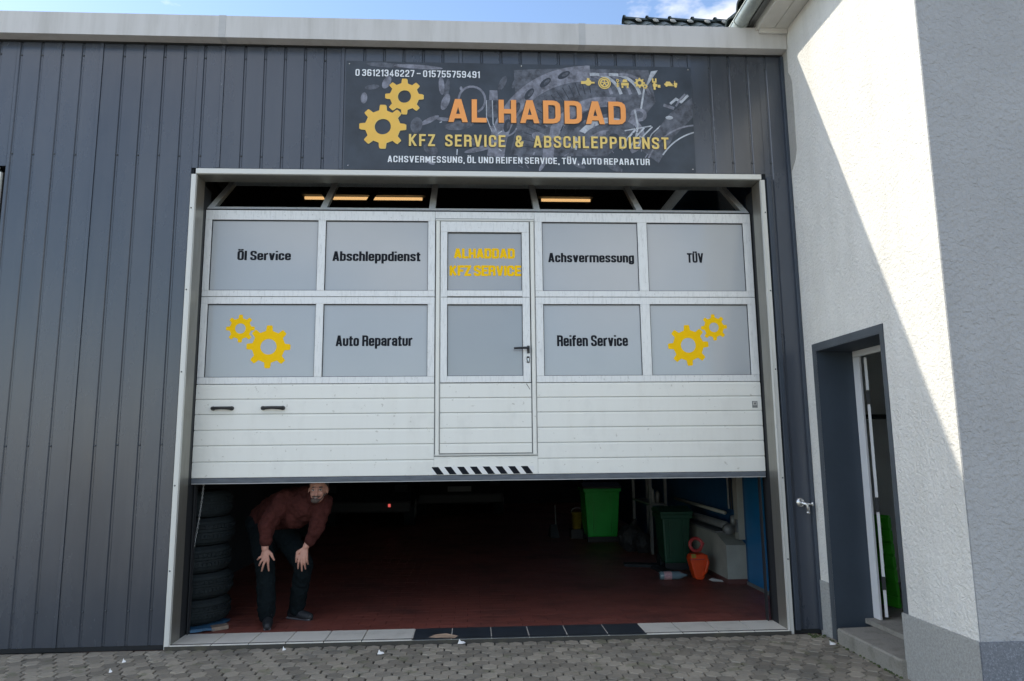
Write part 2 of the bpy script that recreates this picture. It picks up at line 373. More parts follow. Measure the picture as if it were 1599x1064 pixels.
def tag(o, label=None, cat=None, group=None, kind=None):
    if label: o['label'] = label
    if cat: o['category'] = cat
    if group: o['group'] = group
    if kind: o['kind'] = kind
    return o
def thing(name, loc, label, cat, group=None):
    o = bpy.data.objects.new(name, None); o.empty_display_size = 0.2; o.location = loc; col.objects.link(o)
    return tag(o, label, cat, group)
def share(o, loc, parent, rz=0.0):
    c = o.copy(); col.objects.link(c); c.parent = parent; c.location = Vector(loc) - wloc(parent); c.rotation_euler.z = rz
    return c
def copy_tree(o, parent=None):
    c = o.copy(); col.objects.link(c); c.parent = parent
    for ch in list(o.children): copy_tree(ch, c)
    return c

# ---------------------------------------------------------------- stroke lettering
# glyph: (relative width, [strokes]); a stroke is a list of points (x 0..1, y 0..1[, 'r' = rounded corner]); 'c' closes it
XH = 0.72
GL = {
 'A': (1.12, [[(0, -.1), (.46, 1.1)], [(1, -.1), (.54, 1.1)], [(.22, .2), (.78, .2)]]),
 'B': (1, [[(0, .0), (0, 1), (1, 1, 'r'), (1, .52, 'r'), (0, .52)], [(0, .5), (1, .5, 'r'), (1, 0, 'r'), (0, 0)]]),
 'C': (1, [[(1, .64), (1, 1, 'r'), (0, 1, 'r'), (0, 0, 'r'), (1, 0, 'r'), (1, .36)]]),
 'D': (1, [[(0, 0), (0, 1), (1, 1, 'r'), (1, 0, 'r'), 'c']]),
 'E': (.86, [[(1, 1), (0, 1), (0, 0), (1, 0)], [(0, .52), (.85, .52)]]),
 'F': (.82, [[(1, 1), (0, 1), (0, -.1)], [(0, .5), (.85, .5)]]),
 'G': (1, [[(1, .66), (1, 1, 'r'), (0, 1, 'r'), (0, 0, 'r'), (1, 0, 'r'), (1, .45), (.6, .45)]]),
 'H': (1, [[(0, -.1), (0, 1.1)], [(1, -.1), (1, 1.1)], [(0, .5), (1, .5)]]),
 'I': (.0, [[(.5, -.1), (.5, 1.1)]]),
 'K': (1.06, [[(0, -.1), (0, 1.1)], [(0, .36), (.95, 1.08)], [(.3, .56), (1, -.08)]]),
 'L': (.78, [[(0, 1.1), (0, 0), (1, 0)]]),
 'M': (1.35, [[(0, -.1), (0, 1.05)], [(1, -.1), (1, 1.05)], [(.04, 1.0), (.5, .15)], [(.96, 1.0), (.5, .15)]]),
 'N': (1.04, [[(0, -.1), (0, 1.1)], [(1, -.1), (1, 1.1)], [(.02, 1.0), (.98, 0)]]),
 'O': (1, [[(0, 0, 'r'), (0, 1, 'r'), (1, 1, 'r'), (1, 0, 'r'), 'c']]),
 'P': (.98, [[(0, -.1), (0, 1), (1, 1, 'r'), (1, .44, 'r'), (0, .44)]]),
 'R': (1, [[(0, -.1), (0, 1), (1, 1, 'r'), (1, .5, 'r'), (0, .5)], [(.5, .5), (1, .5, 'r'), (1, -.1)]]),
 'S': (1, [[(1, .72), (1, 1, 'r'), (0, 1, 'r'), (0, .58, 'r'), (1, .42, 'r'), (1, 0, 'r'), (0, 0, 'r'), (0, .28)]]),
 'T': (.98, [[(0, 1), (1, 1)], [(.5, 1), (.5, -.1)]]),
 'U': (1, [[(0, 1.1), (0, 0, 'r'), (1, 0, 'r'), (1, 1.1)]]),
 'V': (1.1, [[(0, 1.1), (.48, -.1)], [(1, 1.1), (.52, -.1)]]),
 'Z': (.9, [[(0, 1), (1, 1), (0, 0), (1, 0)]]),
 '&': (1.2, [[(1, .5), (.78, .0, 'r'), (0, 0, 'r'), (0, .45, 'r'), (.66, .62, 'r'), (.66, 1, 'r'), (.12, 1, 'r'), (.12, .68), (.95, .0)]]),
 '0': (1, [[(0, 0, 'r'), (0, 1, 'r'), (1, 1, 'r'), (1, 0, 'r'), 'c']]),
 '1': (.35, [[(0, .86), (1, .98), (1, -.1)]]),
 '2': (.95, [[(0, .7), (0, 1, 'r'), (1, 1, 'r'), (1, .55, 'r'), (0, .2), (0, 0), (1, 0)]]),
 '3': (.95, [[(0, .75), (0, 1, 'r'), (1, 1, 'r'), (1, .53, 'r'), (.4, .53)], [(.4, .51), (1, .51, 'r'), (1, 0, 'r'), (0, 0, 'r'), (0, .25)]]),
 '4': (1, [[(.75, -.1), (.75, 1), (0, .28), (0, .2), (1.1, .2)]]),
 '5': (.95, [[(1, 1), (0, 1), (0, .52), (1, .6, 'r'), (1, 0, 'r'), (0, 0, 'r'), (0, .25)]]),
 '6': (1, [[(1, .75), (1, 1, 'r'), (0, 1, 'r'), (0, 0, 'r'), (1, 0, 'r'), (1, .55, 'r'), (0, .5)]]),
 '7': (.9, [[(0, 1), (1, 1), (1, .85), (.35, -.1)]]),
 '9': (1, [[(0, .25), (0, 0, 'r'), (1, 0, 'r'), (1, 1, 'r'), (0, 1, 'r'), (0, .45, 'r'), (1, .5)]]),
 '-': (.9, [[(0, .5), (1, .5)]]),
 '.': (.0, [[(.5, -.1), (.5, .04)]]), ',': (.0, [[(.5, -.17), (.5, .04)]]),
 'a': (.86, [[(0, .5), (0, XH, 'r'), (1, XH, 'r'), (1, -.1)], [(1, .42), (0, .38, 'r'), (0, 0, 'r'), (.9, .04)]]),
 'b': (.9, [[(0, -.1), (0, 1.1)], [(0, 0), (1, 0, 'r'), (1, XH, 'r'), (0, XH)]]),
 'c': (.86, [[(1, .46), (1, XH, 'r'), (0, XH, 'r'), (0, 0, 'r'), (1, 0, 'r'), (1, .26)]]),
 'd': (.9, [[(1, -.1), (1, 1.1)], [(1, 0), (0, 0, 'r'), (0, XH, 'r'), (1, XH)]]),
 'e': (.88, [[(0, .36), (1, .36), (1, XH, 'r'), (0, XH, 'r'), (0, 0, 'r'), (1, 0, 'r'), (1, .2)]]),
 'f': (.45, [[(1, 1), (.3, 1, 'r'), (.3, -.1)], [(-.2, XH), (1, XH)]]),
 'g': (.88, [[(1, XH + .06), (1, -.24, 'r'), (0, -.24, 'r'), (0, -.12)], [(1, 0), (0, 0, 'r'), (0, XH, 'r'), (1, XH)]]),
 'h': (.88, [[(0, -.1), (0, 1.1)], [(0, XH), (1, XH, 'r'), (1, -.1)]]),
 'i': (.0, [[(.5, -.1), (.5, XH)], [(.5, .93), (.5, 1.1)]]),
 'l': (.0, [[(.5, -.1), (.5, 1.1)]]),
 'm': (1.9, [[(0, -.1), (0, XH + .06)], [(0, XH), (.5, XH, 'r'), (.5, -.1)], [(.5, XH), (1, XH, 'r'), (1, -.1)]]),
 'n': (.88, [[(0, -.1), (0, XH + .06)], [(0, XH), (1, XH, 'r'), (1, -.1)]]),
 'o': (.88, [[(0, 0, 'r'), (0, XH, 'r'), (1, XH, 'r'), (1, 0, 'r'), 'c']]),
 'p': (.9, [[(0, -.3), (0, XH + .06)], [(0, 0), (1, 0, 'r'), (1, XH, 'r'), (0, XH)]]),
 'r': (.5, [[(0, -.1), (0, XH + .06)], [(0, .62), (1, XH)]]),
 's': (.84, [[(1, .52), (1, XH, 'r'), (0, XH, 'r'), (0, .42, 'r'), (1, .30, 'r'), (1, 0, 'r'), (0, 0, 'r'), (0, .2)]]),
 't': (.42, [[(.35, 1.0), (.35, 0), (1, 0)], [(-.2, XH), (1, XH)]]),
 'u': (.88, [[(0, XH + .06), (0, 0, 'r'), (1, 0, 'r'), (1, XH + .06)]]),
 'v': (.92, [[(0, XH + .1), (.48, -.1)], [(1, XH + .1), (.52, -.1)]]),
}
GL['Ö'] = (1, GL['O'][1] + [[(.14, 1.22), (.16, 1.22)], [(.84, 1.22), (.86, 1.22)]])
GL['Ü'] = (1, GL['U'][1] + [[(.14, 1.22), (.16, 1.22)], [(.84, 1.22), (.86, 1.22)]])
NOCLIP = 'ÖÜ'

def clip(poly, x0, x1, y0, y1):
    def cut(P_, f, inter):
        out = []
        for i in range(len(P_)):
            a, b = P_[i - 1], P_[i]
            fa, fb = f(a), f(b)
            if (fa >= 0) != (fb >= 0):
                t = fa / (fa - fb); out.append((a[0] + (b[0] - a[0]) * t, a[1] + (b[1] - a[1]) * t))
            if fb >= 0: out.append(b)
        return out
    for f in (lambda p: p[0] - x0, lambda p: x1 - p[0], lambda p: p[1] - y0, lambda p: y1 - p[1]):
        poly = cut(poly, f, None)
        if len(poly) < 3: return []
    return poly

def stroke_polys(pts, h, closed, ymax=None):
    """offset polyline -> list of convex quads"""
    n = len(pts); out = []
    L_ = []; R_ = []
    for i in range(n):
        p = Vector(pts[i])
        a = Vector(pts[i - 1]) if (i > 0 or closed) else None
        b = Vector(pts[(i + 1) % n]) if (i < n - 1 or closed) else None
        if a is None:
            d = (b - p).normalized(); p = p - d * (h if ymax is None or abs(d.y) < .7 or not .03 * ymax < p.y < .97 * ymax else 0); nn = Vector((-d.y, d.x)); k = 1
        elif b is None:
            d = (p - a).normalized(); p = p + d * (h if ymax is None or abs(d.y) < .7 or not .03 * ymax < p.y < .97 * ymax else 0); nn = Vector((-d.y, d.x)); k = 1
        else:
            d1 = (p - a).normalized(); d2 = (b - p).normalized()
            n1 = Vector((-d1.y, d1.x)); n2 = Vector((-d2.y, d2.x)); nn = n1 + n2
            if nn.length < 1e-4: nn = n1; k = 1
            else:
                nn.normalize(); k = min(1 / max(nn.dot(n1), 0.3), 2.2)
        L_.append(p + nn * h * k); R_.append(p - nn * h * k)
    for i in range(n if closed else n - 1):
        j = (i + 1) % n; out.append([tuple(L_[i]), tuple(L_[j]), tuple(R_[j]), tuple(R_[i])])
    return out

def text_polys(txt, w=0.34, t=0.14, th=None, gap=0.06, space=0.3, rad=0.16):
    """returns list of layers (list of polys) in units of cap height, and total width"""
    th = th or t; sy = t / th; x = 0.0; polys = []
    for ch in txt:
        if ch == ' ': x += space; continue
        rw, strokes = GL[ch]
        gw = w * rw + t                        # outer width
        if ch in 'I.,il': gw = t
        for si, st in enumerate(strokes):
            closed = st[-1] == 'c'; P0 = st[:-1] if closed else st
            q = []
            for p in P0:
                px = t / 2 + p[0] * (gw - t); py = (th / 2 + p[1] * (1 - th)) * sy
                q.append((px, py, len(p) > 2))
            pts = []
            n = len(q)
            for i, (px, py, rd) in enumerate(q):
                if rd and (closed or 0 < i < n - 1):
                    a = Vector(q[i - 1][:2]); b = Vector(q[(i + 1) % n][:2]); c = Vector((px, py))
                    ra = min(rad, (a - c).length * 0.48); rb = min(rad, (b - c).length * 0.48)
                    s0 = c + (a - c).normalized() * ra; s1 = c + (b - c).normalized() * rb
                    for tt in (0, 0.33, 0.67, 1): pts.append(tuple(s0 * (1 - tt) ** 2 + c * 2 * tt * (1 - tt) + s1 * tt * tt))
                else: pts.append((px, py))
            y0, y1 = (0, sy) if ch not in 'gp,' else (-0.3 * sy, sy)
            if ch in NOCLIP and si >= 1: y1 = 1.4 * sy
            layer = []
            for pl in stroke_polys(pts, t / 2, closed, sy):
                pl = clip(pl, 0, gw, y0, y1)
                if len(pl) >= 3: layer.append([(x + a, b / sy) for a, b in pl])
            polys.append(layer)
        x += gw + gap
    return polys, x - gap

def lettering(name, txt, x0, x1, z0, z1, y, material, parent, shift=(0, 0), split_letters=True, **kw):
    """flat print on a plane facing -Y"""
    L_, W = text_polys(txt, **kw)
    sx = (x1 - x0) / W; sz = (z1 - z0); mb = MB(); q_ = 0; out = []
    chars = [c for c in txt if c != ' ']; idx = 0
    for ch in chars:
        if split_letters: mb = MB()
        for layer in L_[idx:idx + len(GL[ch][1])]:
            for pl in layer:
                q_ += 1; yy = y - 0.000016 * (q_ % 29)
                pl = [(x0 + a * sx + shift[0], yy, z0 + b * sz + shift[1]) for a, b in pl]
                area = sum(pl[i - 1][0] * pl[i][2] - pl[i][0] * pl[i - 1][2] for i in range(len(pl)))
                if area < 0: pl.reverse()
                mb.add(pl, [tuple(range(len(pl)))])
        idx += len(GL[ch][1])
        if split_letters: out.append(mb.build('letter', material, parent))
    if not split_letters: return tag(mb.build(name, material, parent), kind='stuff')
    return out

def gear_mesh(mb, cx, cz, r, y, rot=0.0, teeth=8, hole=0.36, root=0.74, tw=0.42):
    """flat gear facing -Y"""
    pts = []
    for k in range(teeth):
        a = rot + 2 * math.pi * k / teeth; w_ = math.pi / teeth
        for f, rr in ((-1.12, root), (-tw * 1.25, root * 1.02), (-tw * 0.86, 0.95), (-tw * 0.66, 1.0), (tw * 0.66, 1.0), (tw * 0.86, 0.95), (tw * 1.25, root * 1.02)):
            pts.append((a + f * w_, rr * r))
    n = len(pts); vs = []
    for a, rr in pts: vs.append((cx + rr * math.sin(a), y, cz + rr * math.cos(a)))
    for a, rr in pts: vs.append((cx + hole * r * math.sin(a), y, cz + hole * r * math.cos(a)))
    mb.add(vs, [(i, i + n, (i + 1) % n + n, (i + 1) % n) for i in range(n)])

# ================================================================= SETTING: ground
g = MB(); g.add([(-900, -900, -0.05), (900, -900, -0.05), (900, 900, -0.05), (-900, 900, -0.05)], [(0, 1, 2, 3)])
tag(g.build('ground', M['ground']), kind='structure')
paving = MB().box(-4.6, 5.30, -3.45, 0.0, -0.045, -0.014).build('paving', M['joint'])
tag(paving, kind='structure')

def paver_poly(px, py, s=1.0):
    """hexagonal stone with slightly waved edges"""
    a = 0.0565 * s; hy = 0.049; e = 0.0175; g_ = 0.0042
    P_ = [(-a + g_, -hy + e), (-a * .42, -hy + .1 * e + g_), (0, -hy - e + g_), (a * .42, -hy + .1 * e + g_), (a - g_, -hy + e),
          (a - g_, hy - e), (a * .42, hy - .1 * e - g_), (0, hy + e - g_), (-a * .42, hy - .1 * e - g_), (-a + g_, hy - e)]
    return [(px + x, py + y) for x, y in P_]
def paver_add(mb, px, py, z, tx=0, ty=0):
    P_ = paver_poly(px, py); n = len(P_)
    inn = [(px + (x - px) * 0.95, py + (y - py) * 0.91) for x, y in P_]
    zz = lambda x, y: z + (x - px) * tx + (y - py) * ty
    vs = [(x, y, -0.013) for x, y in P_] + [(x, y, zz(x, y) - 0.006) for x, y in P_] + [(x, y, zz(x, y)) for x, y in inn]
    fs = []
    for i in range(n):
        j = (i + 1) % n; fs += [(i, j, n + j, n + i), (n + i, n + j, 2 * n + j, 2 * n + i)]
    fs.append(tuple(range(2 * n, 3 * n)))
    mb.add(vs, fs)
pmb = MB(); paver_add(pmb, 0, 0, 0.0)
spots = []
row = 0; yy = -0.085
while yy > -3.4:
    xx = -4.5 + (row % 2) * 0.0565; kk = 0
    while xx < 5.30:
        spots.append((xx + (0.0022 if (kk + row // 2) % 2 else -0.0022), yy)); xx += 0.113; kk += 1
    row += 1; yy -= 0.098
cx, cy = 2.39, -6.05
def vis(x, y): # inside what the camera sees of the ground
    d = Vector((x - 2.39, y + 6.05, -1.55)); z = d.dot(_f); u = d.dot(_r) / z * 1111 + 799; v = 532 - d.dot(_u) / z * 1111
    return -10 < u < 1430 and v < 1072
vs_ = [s_ for s_ in spots if vis(*s_)]
vs_.sort(key=lambda s_: (s_[0] - cx) ** 2 + (s_[1] - cy) ** 2)
near = set(vs_[:298])
proto = pmb.build('paver', M['paver'], paving)
first = True; bulk = MB()
for x, y in spots:
    dz = random.uniform(-0.003, 0.003)
    if (x, y) in near:
        if first: proto.location = (x, y, dz); first = False
        else:
            c = proto.copy(); col.objects.link(c); c.parent = paving; c.location = (x, y, dz)
            c.rotation_euler = (random.gauss(0, 0.012), random.gauss(0, 0.012), random.gauss(0, 0.02))
    else: paver_add(bulk, x, y, dz, random.gauss(0, 0.01), random.gauss(0, 0.01))
tag(bulk.build('paver', M['paver_far'], paving), kind='stuff')
# flat margin stones and mortar along the wall base
mm = MB()
for k in range(28):
    x = -4.4 + k * 0.345
    if x < 5.0: mm.box(x, x + 0.325, -0.030, -0.002, -0.013, -0.004 + random.uniform(-.002, .002))
mm.build('edge_strip', M['paver_far'], paving)

# garage floor
FZ = 0.02
floor = MB().box(-0.7, 5.6, 0.02, 14.0, -0.04, 0.012).build('garage_floor', M['grout']); tag(floor, kind='structure')
tw, tl = 0.115, 0.24
tproto = MB().box(-tl / 2 + .002, tl / 2 - .002, -tw / 2 + .002, tw / 2 - .002, -0.008, 0.0).build('floor_tile', M['floor_red'], floor)
fb = MB(); cnt = 0; r_i = 0; y = 0.345 + tw / 2; first = True
while y < 13.9:
    x = -0.66 + (tl / 2 if r_i % 2 else 0)
    while x < 5.5:
        z = FZ + random.uniform(-0.0003, 0.0003)
        if cnt < 285 and -0.2 < x < 5.45 and r_i < 13:
            if first: tproto.location = (x, y, z); first = False
            else: share(tproto, (x, y, z), floor)
            cnt += 1
        else: fb.box(x - tl / 2 + .002, x + tl / 2 - .002, y - tw / 2 + .002, y + tw / 2 - .002, z - .008, z)
        x += tl
    r_i += 1; y += tw
tag(fb.build('floor_tile', M['floor_red2'], floor), kind='stuff')
# threshold tiles
edges = [-0.03, 0.02, 0.322, 0.612, 0.902, 1.20, 1.50, 1.755, 1.905, 2.215, 2.54, 2.847, 3.16, 3.495, 3.81, 4.11, 4.40, 4.70, 5.0]
edges = [-0.03, 0.32, 0.612, 0.902, 1.20, 1.50, 1.90, 2.215, 2.54, 2.847, 3.16, 3.495, 3.81, 4.11, 4.41, 4.71, 5.01]
for a, b in zip(edges[:-1], edges[1:]):
    if b - a > 0.36 and a > 1.4: pass
    dark = 1.89 < a < 3.7
    MB().box(a + .004, b - .004, -0.022, 0.338, 0.014 if not dark else 0.029, 0.032).build('threshold_tile', M['tile_dark' if dark else 'tile_pale'], floor, bevel=0.002)
MB().box(1.895, 3.815, -0.018, 0.334, 0.013, 0.0285).build('tile_joint', M['tile_pale'], floor)
MB().box(-0.03, 5.01, -0.034, -0.024, -0.012, 0.027).build('threshold_edge', M['joint'], floor)

# ================================================================= GARAGE BUILDING
gar = thing('garage_building', (2.5, 0.1, 0), 'long garage hall clad in anthracite ribbed sheet with a pale fascia on top', 'garage')
W0, W1 = 0.0, 5.0
sh = MB()
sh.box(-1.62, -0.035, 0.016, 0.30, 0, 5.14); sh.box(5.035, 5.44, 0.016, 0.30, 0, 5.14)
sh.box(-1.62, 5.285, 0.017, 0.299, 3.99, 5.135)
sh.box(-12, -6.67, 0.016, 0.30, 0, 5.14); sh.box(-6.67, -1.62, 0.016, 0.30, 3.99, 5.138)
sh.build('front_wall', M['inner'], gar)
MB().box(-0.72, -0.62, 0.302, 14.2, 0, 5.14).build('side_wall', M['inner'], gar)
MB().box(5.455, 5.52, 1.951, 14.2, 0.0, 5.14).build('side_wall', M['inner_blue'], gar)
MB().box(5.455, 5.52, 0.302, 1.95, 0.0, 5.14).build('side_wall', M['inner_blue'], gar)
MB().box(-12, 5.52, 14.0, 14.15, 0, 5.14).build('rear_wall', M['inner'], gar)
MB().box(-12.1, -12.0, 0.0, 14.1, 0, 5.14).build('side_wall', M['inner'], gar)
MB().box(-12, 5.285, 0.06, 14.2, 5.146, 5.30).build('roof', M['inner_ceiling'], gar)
# cladding sheets, one object per sheet
def clad_sheet(x0, x1, z0, z1, ribs, seam=True, y=0.0, off=0.0):
    prof = [(x0, y)]
    for rx in ribs:
        if rx - 0.016 > x0 + .004 and rx + 0.016 < x1 - .004:
            prof += [(rx - 0.015, y), (rx - 0.008, y + 0.010), (rx + 0.004, y + 0.010), (rx + 0.013, y)]
    if seam:
        prof += [(x1 - 0.036, y), (x1 - 0.030, y - 0.009), (x1 - 0.003, y - 0.009), (x1 - 0.001, y + 0.012)]
    else: prof += [(x1, y)]
    mb = MB(); n = len(prof)
    vs = [(a, b, z0) for a, b in prof] + [(a, b, z1) for a, b in prof]
    mb.add(vs, [(i, i + 1, n + i + 1, n + i) for i in range(n - 1)])
    o = mb.build('cladding_sheet', M['clad'], gar)
    return o
PITCH = 0.1762; S0 = 0.19
ribx = [S0 + k * PITCH for k in range(-70, 30)]
screws = MB()
def screw(x, z, y=-0.004):
    screws.ell((x, y, z), (0.0075, 0.006, 0.0075), n=6, m_=4)
def sheet_run(a, b, z0, z1):
    seams = sorted([s for s in (S0 + k * 6 * PITCH for k in range(-12, 6)) if a < s < b] + [b])
    x = a
    for s in seams:
        clad_sheet(x, s, z0, z1, [q for q in ribx if x + .03 < q < s - .05], seam=(s != b))
        x = s
    for q in ribx:
        if a + .02 < q < b - .02:
            for z in (5.02, 3.98 + 0.12, 1.6, 0.30):
                if z0 < z < z1: screw(q - .001, z + random.uniform(-.004, .004), 0.006)
sheet_run(-1.61, -0.052, 0.035, 5.14)
sheet_run(-0.050, 5.055, 3.988, 5.14)
sheet_run(-6.70, -1.612, 3.988, 5.14)
sheet_run(-12, -6.72, 0.035, 5.14)
sheet_run(5.057, 5.285, 0.035, 5.14)
tag(screws.build('screw', M['screw'], gar), kind='stuff')
# corner flashings by the opening and the white wall
MB().box(5.058, 5.100, -0.022, -0.004, 0.03, 3.95).build('flashing', M['clad_plain'], gar, bevel=0.003)
MB().box(5.262, 5.290, -0.030, -0.003, 0.03, 5.13).build('flashing', M['clad_plain'], gar, bevel=0.003)
MB().box(-1.60, 5.285, 0.002, 0.015, 0.0, 0.034).build('base_shade_strip', M['shade_strip'], gar)  # solid dark strip painted as the shade under the cladding edge
# fascia
fx = [-11.6, -8.4, -5.2, -3.02, 0.19, 3.39, 5.288]
for a, b in zip(fx[:-1], fx[1:]):
    mb = MB()
    mb.box(a + .001, b - .001, -0.12, -0.06, 5.150, 5.355); mb.box(a + .001, b - .001, -0.059, 0.02, 5.150, 5.20)
    mb.box(a + .001, b - .001, -0.060, 0.35, 5.34, 5.3555)
    mb.build('fascia_panel', M['fascia'], gar)
for a in fx[1:-1]:
    MB().box(a - .03, a + .03, -0.1225, 0.018, 5.1475, 5.358).build('fascia_joint_strip', M['fascia_strip'], gar)
MB().box(-11.6, 5.285, -0.015, 0.01, 5.136, 5.149).build('shadow_strip', M['shade_strip'], gar)  # near-black strip drawn as the shadow line below the fascia
# white trim round the opening
def trim(x0, x1, zt):
    MB().box(x0 - 0.042, x0 - 0.007, -0.016, 0.012, 0.0, zt - .006).build('opening_trim', M['alu_white'], gar)
    MB().box(x0 - 0.006, x0, -0.022, 0.012, 0.0, zt - .006).build('opening_trim', M['alu_white'], gar)
    MB().box(x1 + 0.007, x1 + 0.040, -0.016, 0.012, 0.0, zt - .006).build('opening_trim', M['alu_white'], gar)
    MB().box(x1, x1 + 0.006, -0.022, 0.012, 0.0, zt - .006).build('opening_trim', M['alu_white'], gar)
    MB().box(x0 - 0.006, x1 + 0.012, -0.018, 0.012, zt, zt + 0.046).build('opening_trim', M['alu_white'], gar, bevel=0.002)
    # reveals
    MB().box(x0 - 0.034, x0 - 0.0005, 0.013, 0.185, 0.0, zt).build('reveal', M['reveal'], gar)
    MB().box(x1 + 0.0005, x1 + 0.034, 0.013, 0.185, 0.0, zt).build('reveal', M['reveal'], gar)
    MB().box(x0, x1, 0.013, 0.19, zt + .001, zt + .03).build('reveal', M['reveal'], gar)
    for z in (3.62, 2.9, 2.2, 1.27, 0.6):
        for xs in (x0 - .028, x1 + .028):
            MB().ell((xs, -0.017, z), (0.007, 0.005, 0.007), n=8, m_=4).build('trim_screw', M['screw'], gar)
trim(W0, W1, 3.932)
trim(-6.67, -1.675, 3.932)
# next bay's closed door, beyond the left edge
nb = thing('sectional_door', (-4.17, 0.25, 0), 'white sectional door of the next bay, cut by the left picture edge', 'garage door')
for k in range(6): MB().box(-6.66, -1.69, 0.25, 0.29, 0.03 + k * .655, 0.03 + k * .655 + .648).build('door_section', M['slat'], nb)
# door guide rails, coloured black so the gap between reveal and leaf reads as shade
for xs in (-0.034, 5.004):
    MB().box(xs, xs + .03, 0.19, 0.36, 0.02, 3.9).build('guide_rail', M['gasket'], gar)
for xs in (0.012, 4.960):   # vertical guides visible in the open part
    MB().box(xs - .002, xs + .004, 0.302, 0.36, 0.03, 3.7).build('guide_rail', M['gasket'], gar)

# interior: truss, lamps
tr = MB()
for x0 in (-1.2, 1.15):
    tr.bar((x0 - .1, 1.9, 4.25), (x0 + 2.3, 1.9, 4.25), 0.06, 0.06)
    tr.bar((x0 - .1, 1.9, 4.95), (x0 + 2.3, 1.9, 4.95), 0.06, 0.06)
    tr.bar((x0, 1.9, 4.28), (x0 + .38, 1.9, 4.92), 0.05, 0.06, up=(0, 1, 0)); tr.bar((x0 + .42, 1.9, 4.92), (x0 + .86, 1.9, 4.28), 0.05, 0.06, up=(0, 1, 0))
    tr.bar((x0 + 1.2, 1.9, 4.28), (x0 + 1.55, 1.9, 4.92), 0.05, 0.06, up=(0, 1, 0)); tr.bar((x0 + 1.6, 1.9, 4.92), (x0 + 2.0, 1.9, 4.28), 0.05, 0.06, up=(0, 1, 0))
tr.build('roof_truss', M['inner'], gar)
for i, (x0, x1, lb) in enumerate(((0.16, 1.72, 'lit fluorescent tube lamp seen through the glazing left of the door centre'),
                                  (3.33, 4.0, 'lit fluorescent tube lamp seen through the glazing right of the door centre'))):
    t = thing('ceiling_lamp', ((x0 + x1) / 2, 3.2, 4.86), lb, 'lamp', 'fluorescent lamps under the garage roof')
    MB().box(x0 - .04, x1 + .04, 3.16, 3.26, 4.905, 4.95).build('housing', M['greymetal'], t)
    MB().tube([(x0, 3.2, 4.87), (x1, 3.2, 4.87)], 0.02, 10).build('tube', M['lamp'], t, smooth=True)
    MB().bar((x0 + .2, 3.21, 4.95), (x0 + .2, 3.21, 5.14), .01, .01, up=(0, 1, 0)).bar((x1 - .2, 3.21, 4.95), (x1 - .2, 3.21, 5.14), .01, .01, up=(0, 1, 0)).build('hanger', M['greymetal'], t)['kind'] = 'stuff'

# ================================================================= SECTIONAL DOOR (raised part way)
D = 0.248
dr = thing('sectional_door', (2.5, D, 1.27), 'half raised sectional garage door with frosted panes, white slats and a walk-through door', 'garage door')
DX0, DX1 = 0.0, 4.992
XS = [(0.057, 1.0), (1.067, 1.99), (3.03, 3.92), (4.007, 4.919)]
def bx(x0, x1, z0, z1, name, material, parent=dr, y0=D, y1=D + .042, bevel=0.0025):
    return MB().box(x0, x1, y0, y1, z0, z1).build(name, material, parent, bevel=bevel)
def pane(x0, x1, z0, z1, parent, mt='pane'):
    p = MB().box(x0 + .005, x1 - .004, D + .016, D + .026, z0 + .003, z1 - .006).build('pane', M[mt], parent)
    gk = MB(); gy0, gy1 = D + .006, D + .0155
    gk.box(x0 + .0005, x0 + .0045, gy0, gy1, z0, z1); gk.box(x1 - .0035, x1 - .0005, gy0, gy1, z0, z1)
    gk.box(x0 + .0065, x1 - .0055, gy0, gy1, z1 - .008, z1 - .0005); gk.box(x0 + .0065, x1 - .0055, gy0, gy1, z0 + .0005, z0 + .004)
    gk.build('gasket', M['gasket'], parent)
    return p
ROWS = [(2.178, 2.830, 2.120, 2.893), (2.953, 3.603, 2.898, 3.692)]
panes = {}
for ri, (pz0, pz1, sz0, sz1) in enumerate(ROWS):
    for side, (sx0, sx1, cols) in enumerate(((DX0, 2.052, XS[:2]), (2.962, DX1, XS[2:]))):
        sec = bx(sx0, sx1, pz1, sz1, 'section_frame', M['alu'])
        bx(sx0, sx1, sz0, pz0, 'rail', M['alu'], sec, y0=D + .0005)
        cuts = [sx0] + [c for q in cols for c in q] + [sx1]
        for a, b in zip(cuts[0::2], cuts[1::2]):
            bx(a, b, pz0 + .0005, pz1 - .0005, 'stile', M['alu'], sec, y0=D - .0015)
        for ci, (a, b) in enumerate(cols):
            panes[(ri, side, ci)] = pane(a, b, pz0, pz1, sec)
# header over the pass door
bx(2.054, 2.960, 3.628, 3.692, 'header_rail', M['alu'])
MB().box(DX0, DX1, D + .006, D + .03, 3.6925, 3.706).build('hinge_gap', M['gasket'], dr)
MB().box(DX0, DX1, D + .008, D + .030, 2.890, 2.900).build('hinge_gap', M['gasket'], dr)
# tilted top section with clear glass
ca, sa = math.cos(R(40)), math.sin(R(40))
def tp(x, s, t_): # s along the slope, t_ outward normal
    return (x, D + .012 + s * ca - t_ * sa * -1 * -1, 3.708 + s * sa + t_ * ca)
top = None
def tbox(x0, x1, s0, s1, name, material, parent, th_=0.04):
    def q(x, s, t_): return (x, D + .012 + s * ca + t_ * sa, 3.708 + s * sa - t_ * ca)
    p = [q(x0, s0, th_), q(x1, s0, th_), q(x1, s1, th_), q(x0, s1, th_), q(x0, s0, 0), q(x1, s0, 0), q(x1, s1, 0), q(x0, s1, 0)]
    return MB().hexa(p).build(name, material, parent)
top = tbox(DX0, DX1, 0.0, 0.052, 'top_section_frame', M['alu'], dr)
tbox(DX0, DX1, 0.72, 0.78, 'rail', M['alu'], top)
for a, b in ((0.0, 0.055), (1.002, 1.06), (1.992, 2.05), (2.962, 3.02), (3.93, 3.99), (4.93, 4.992)):
    tbox(a, b, 0.0525, 0.7195, 'stile', M['alu'], top)
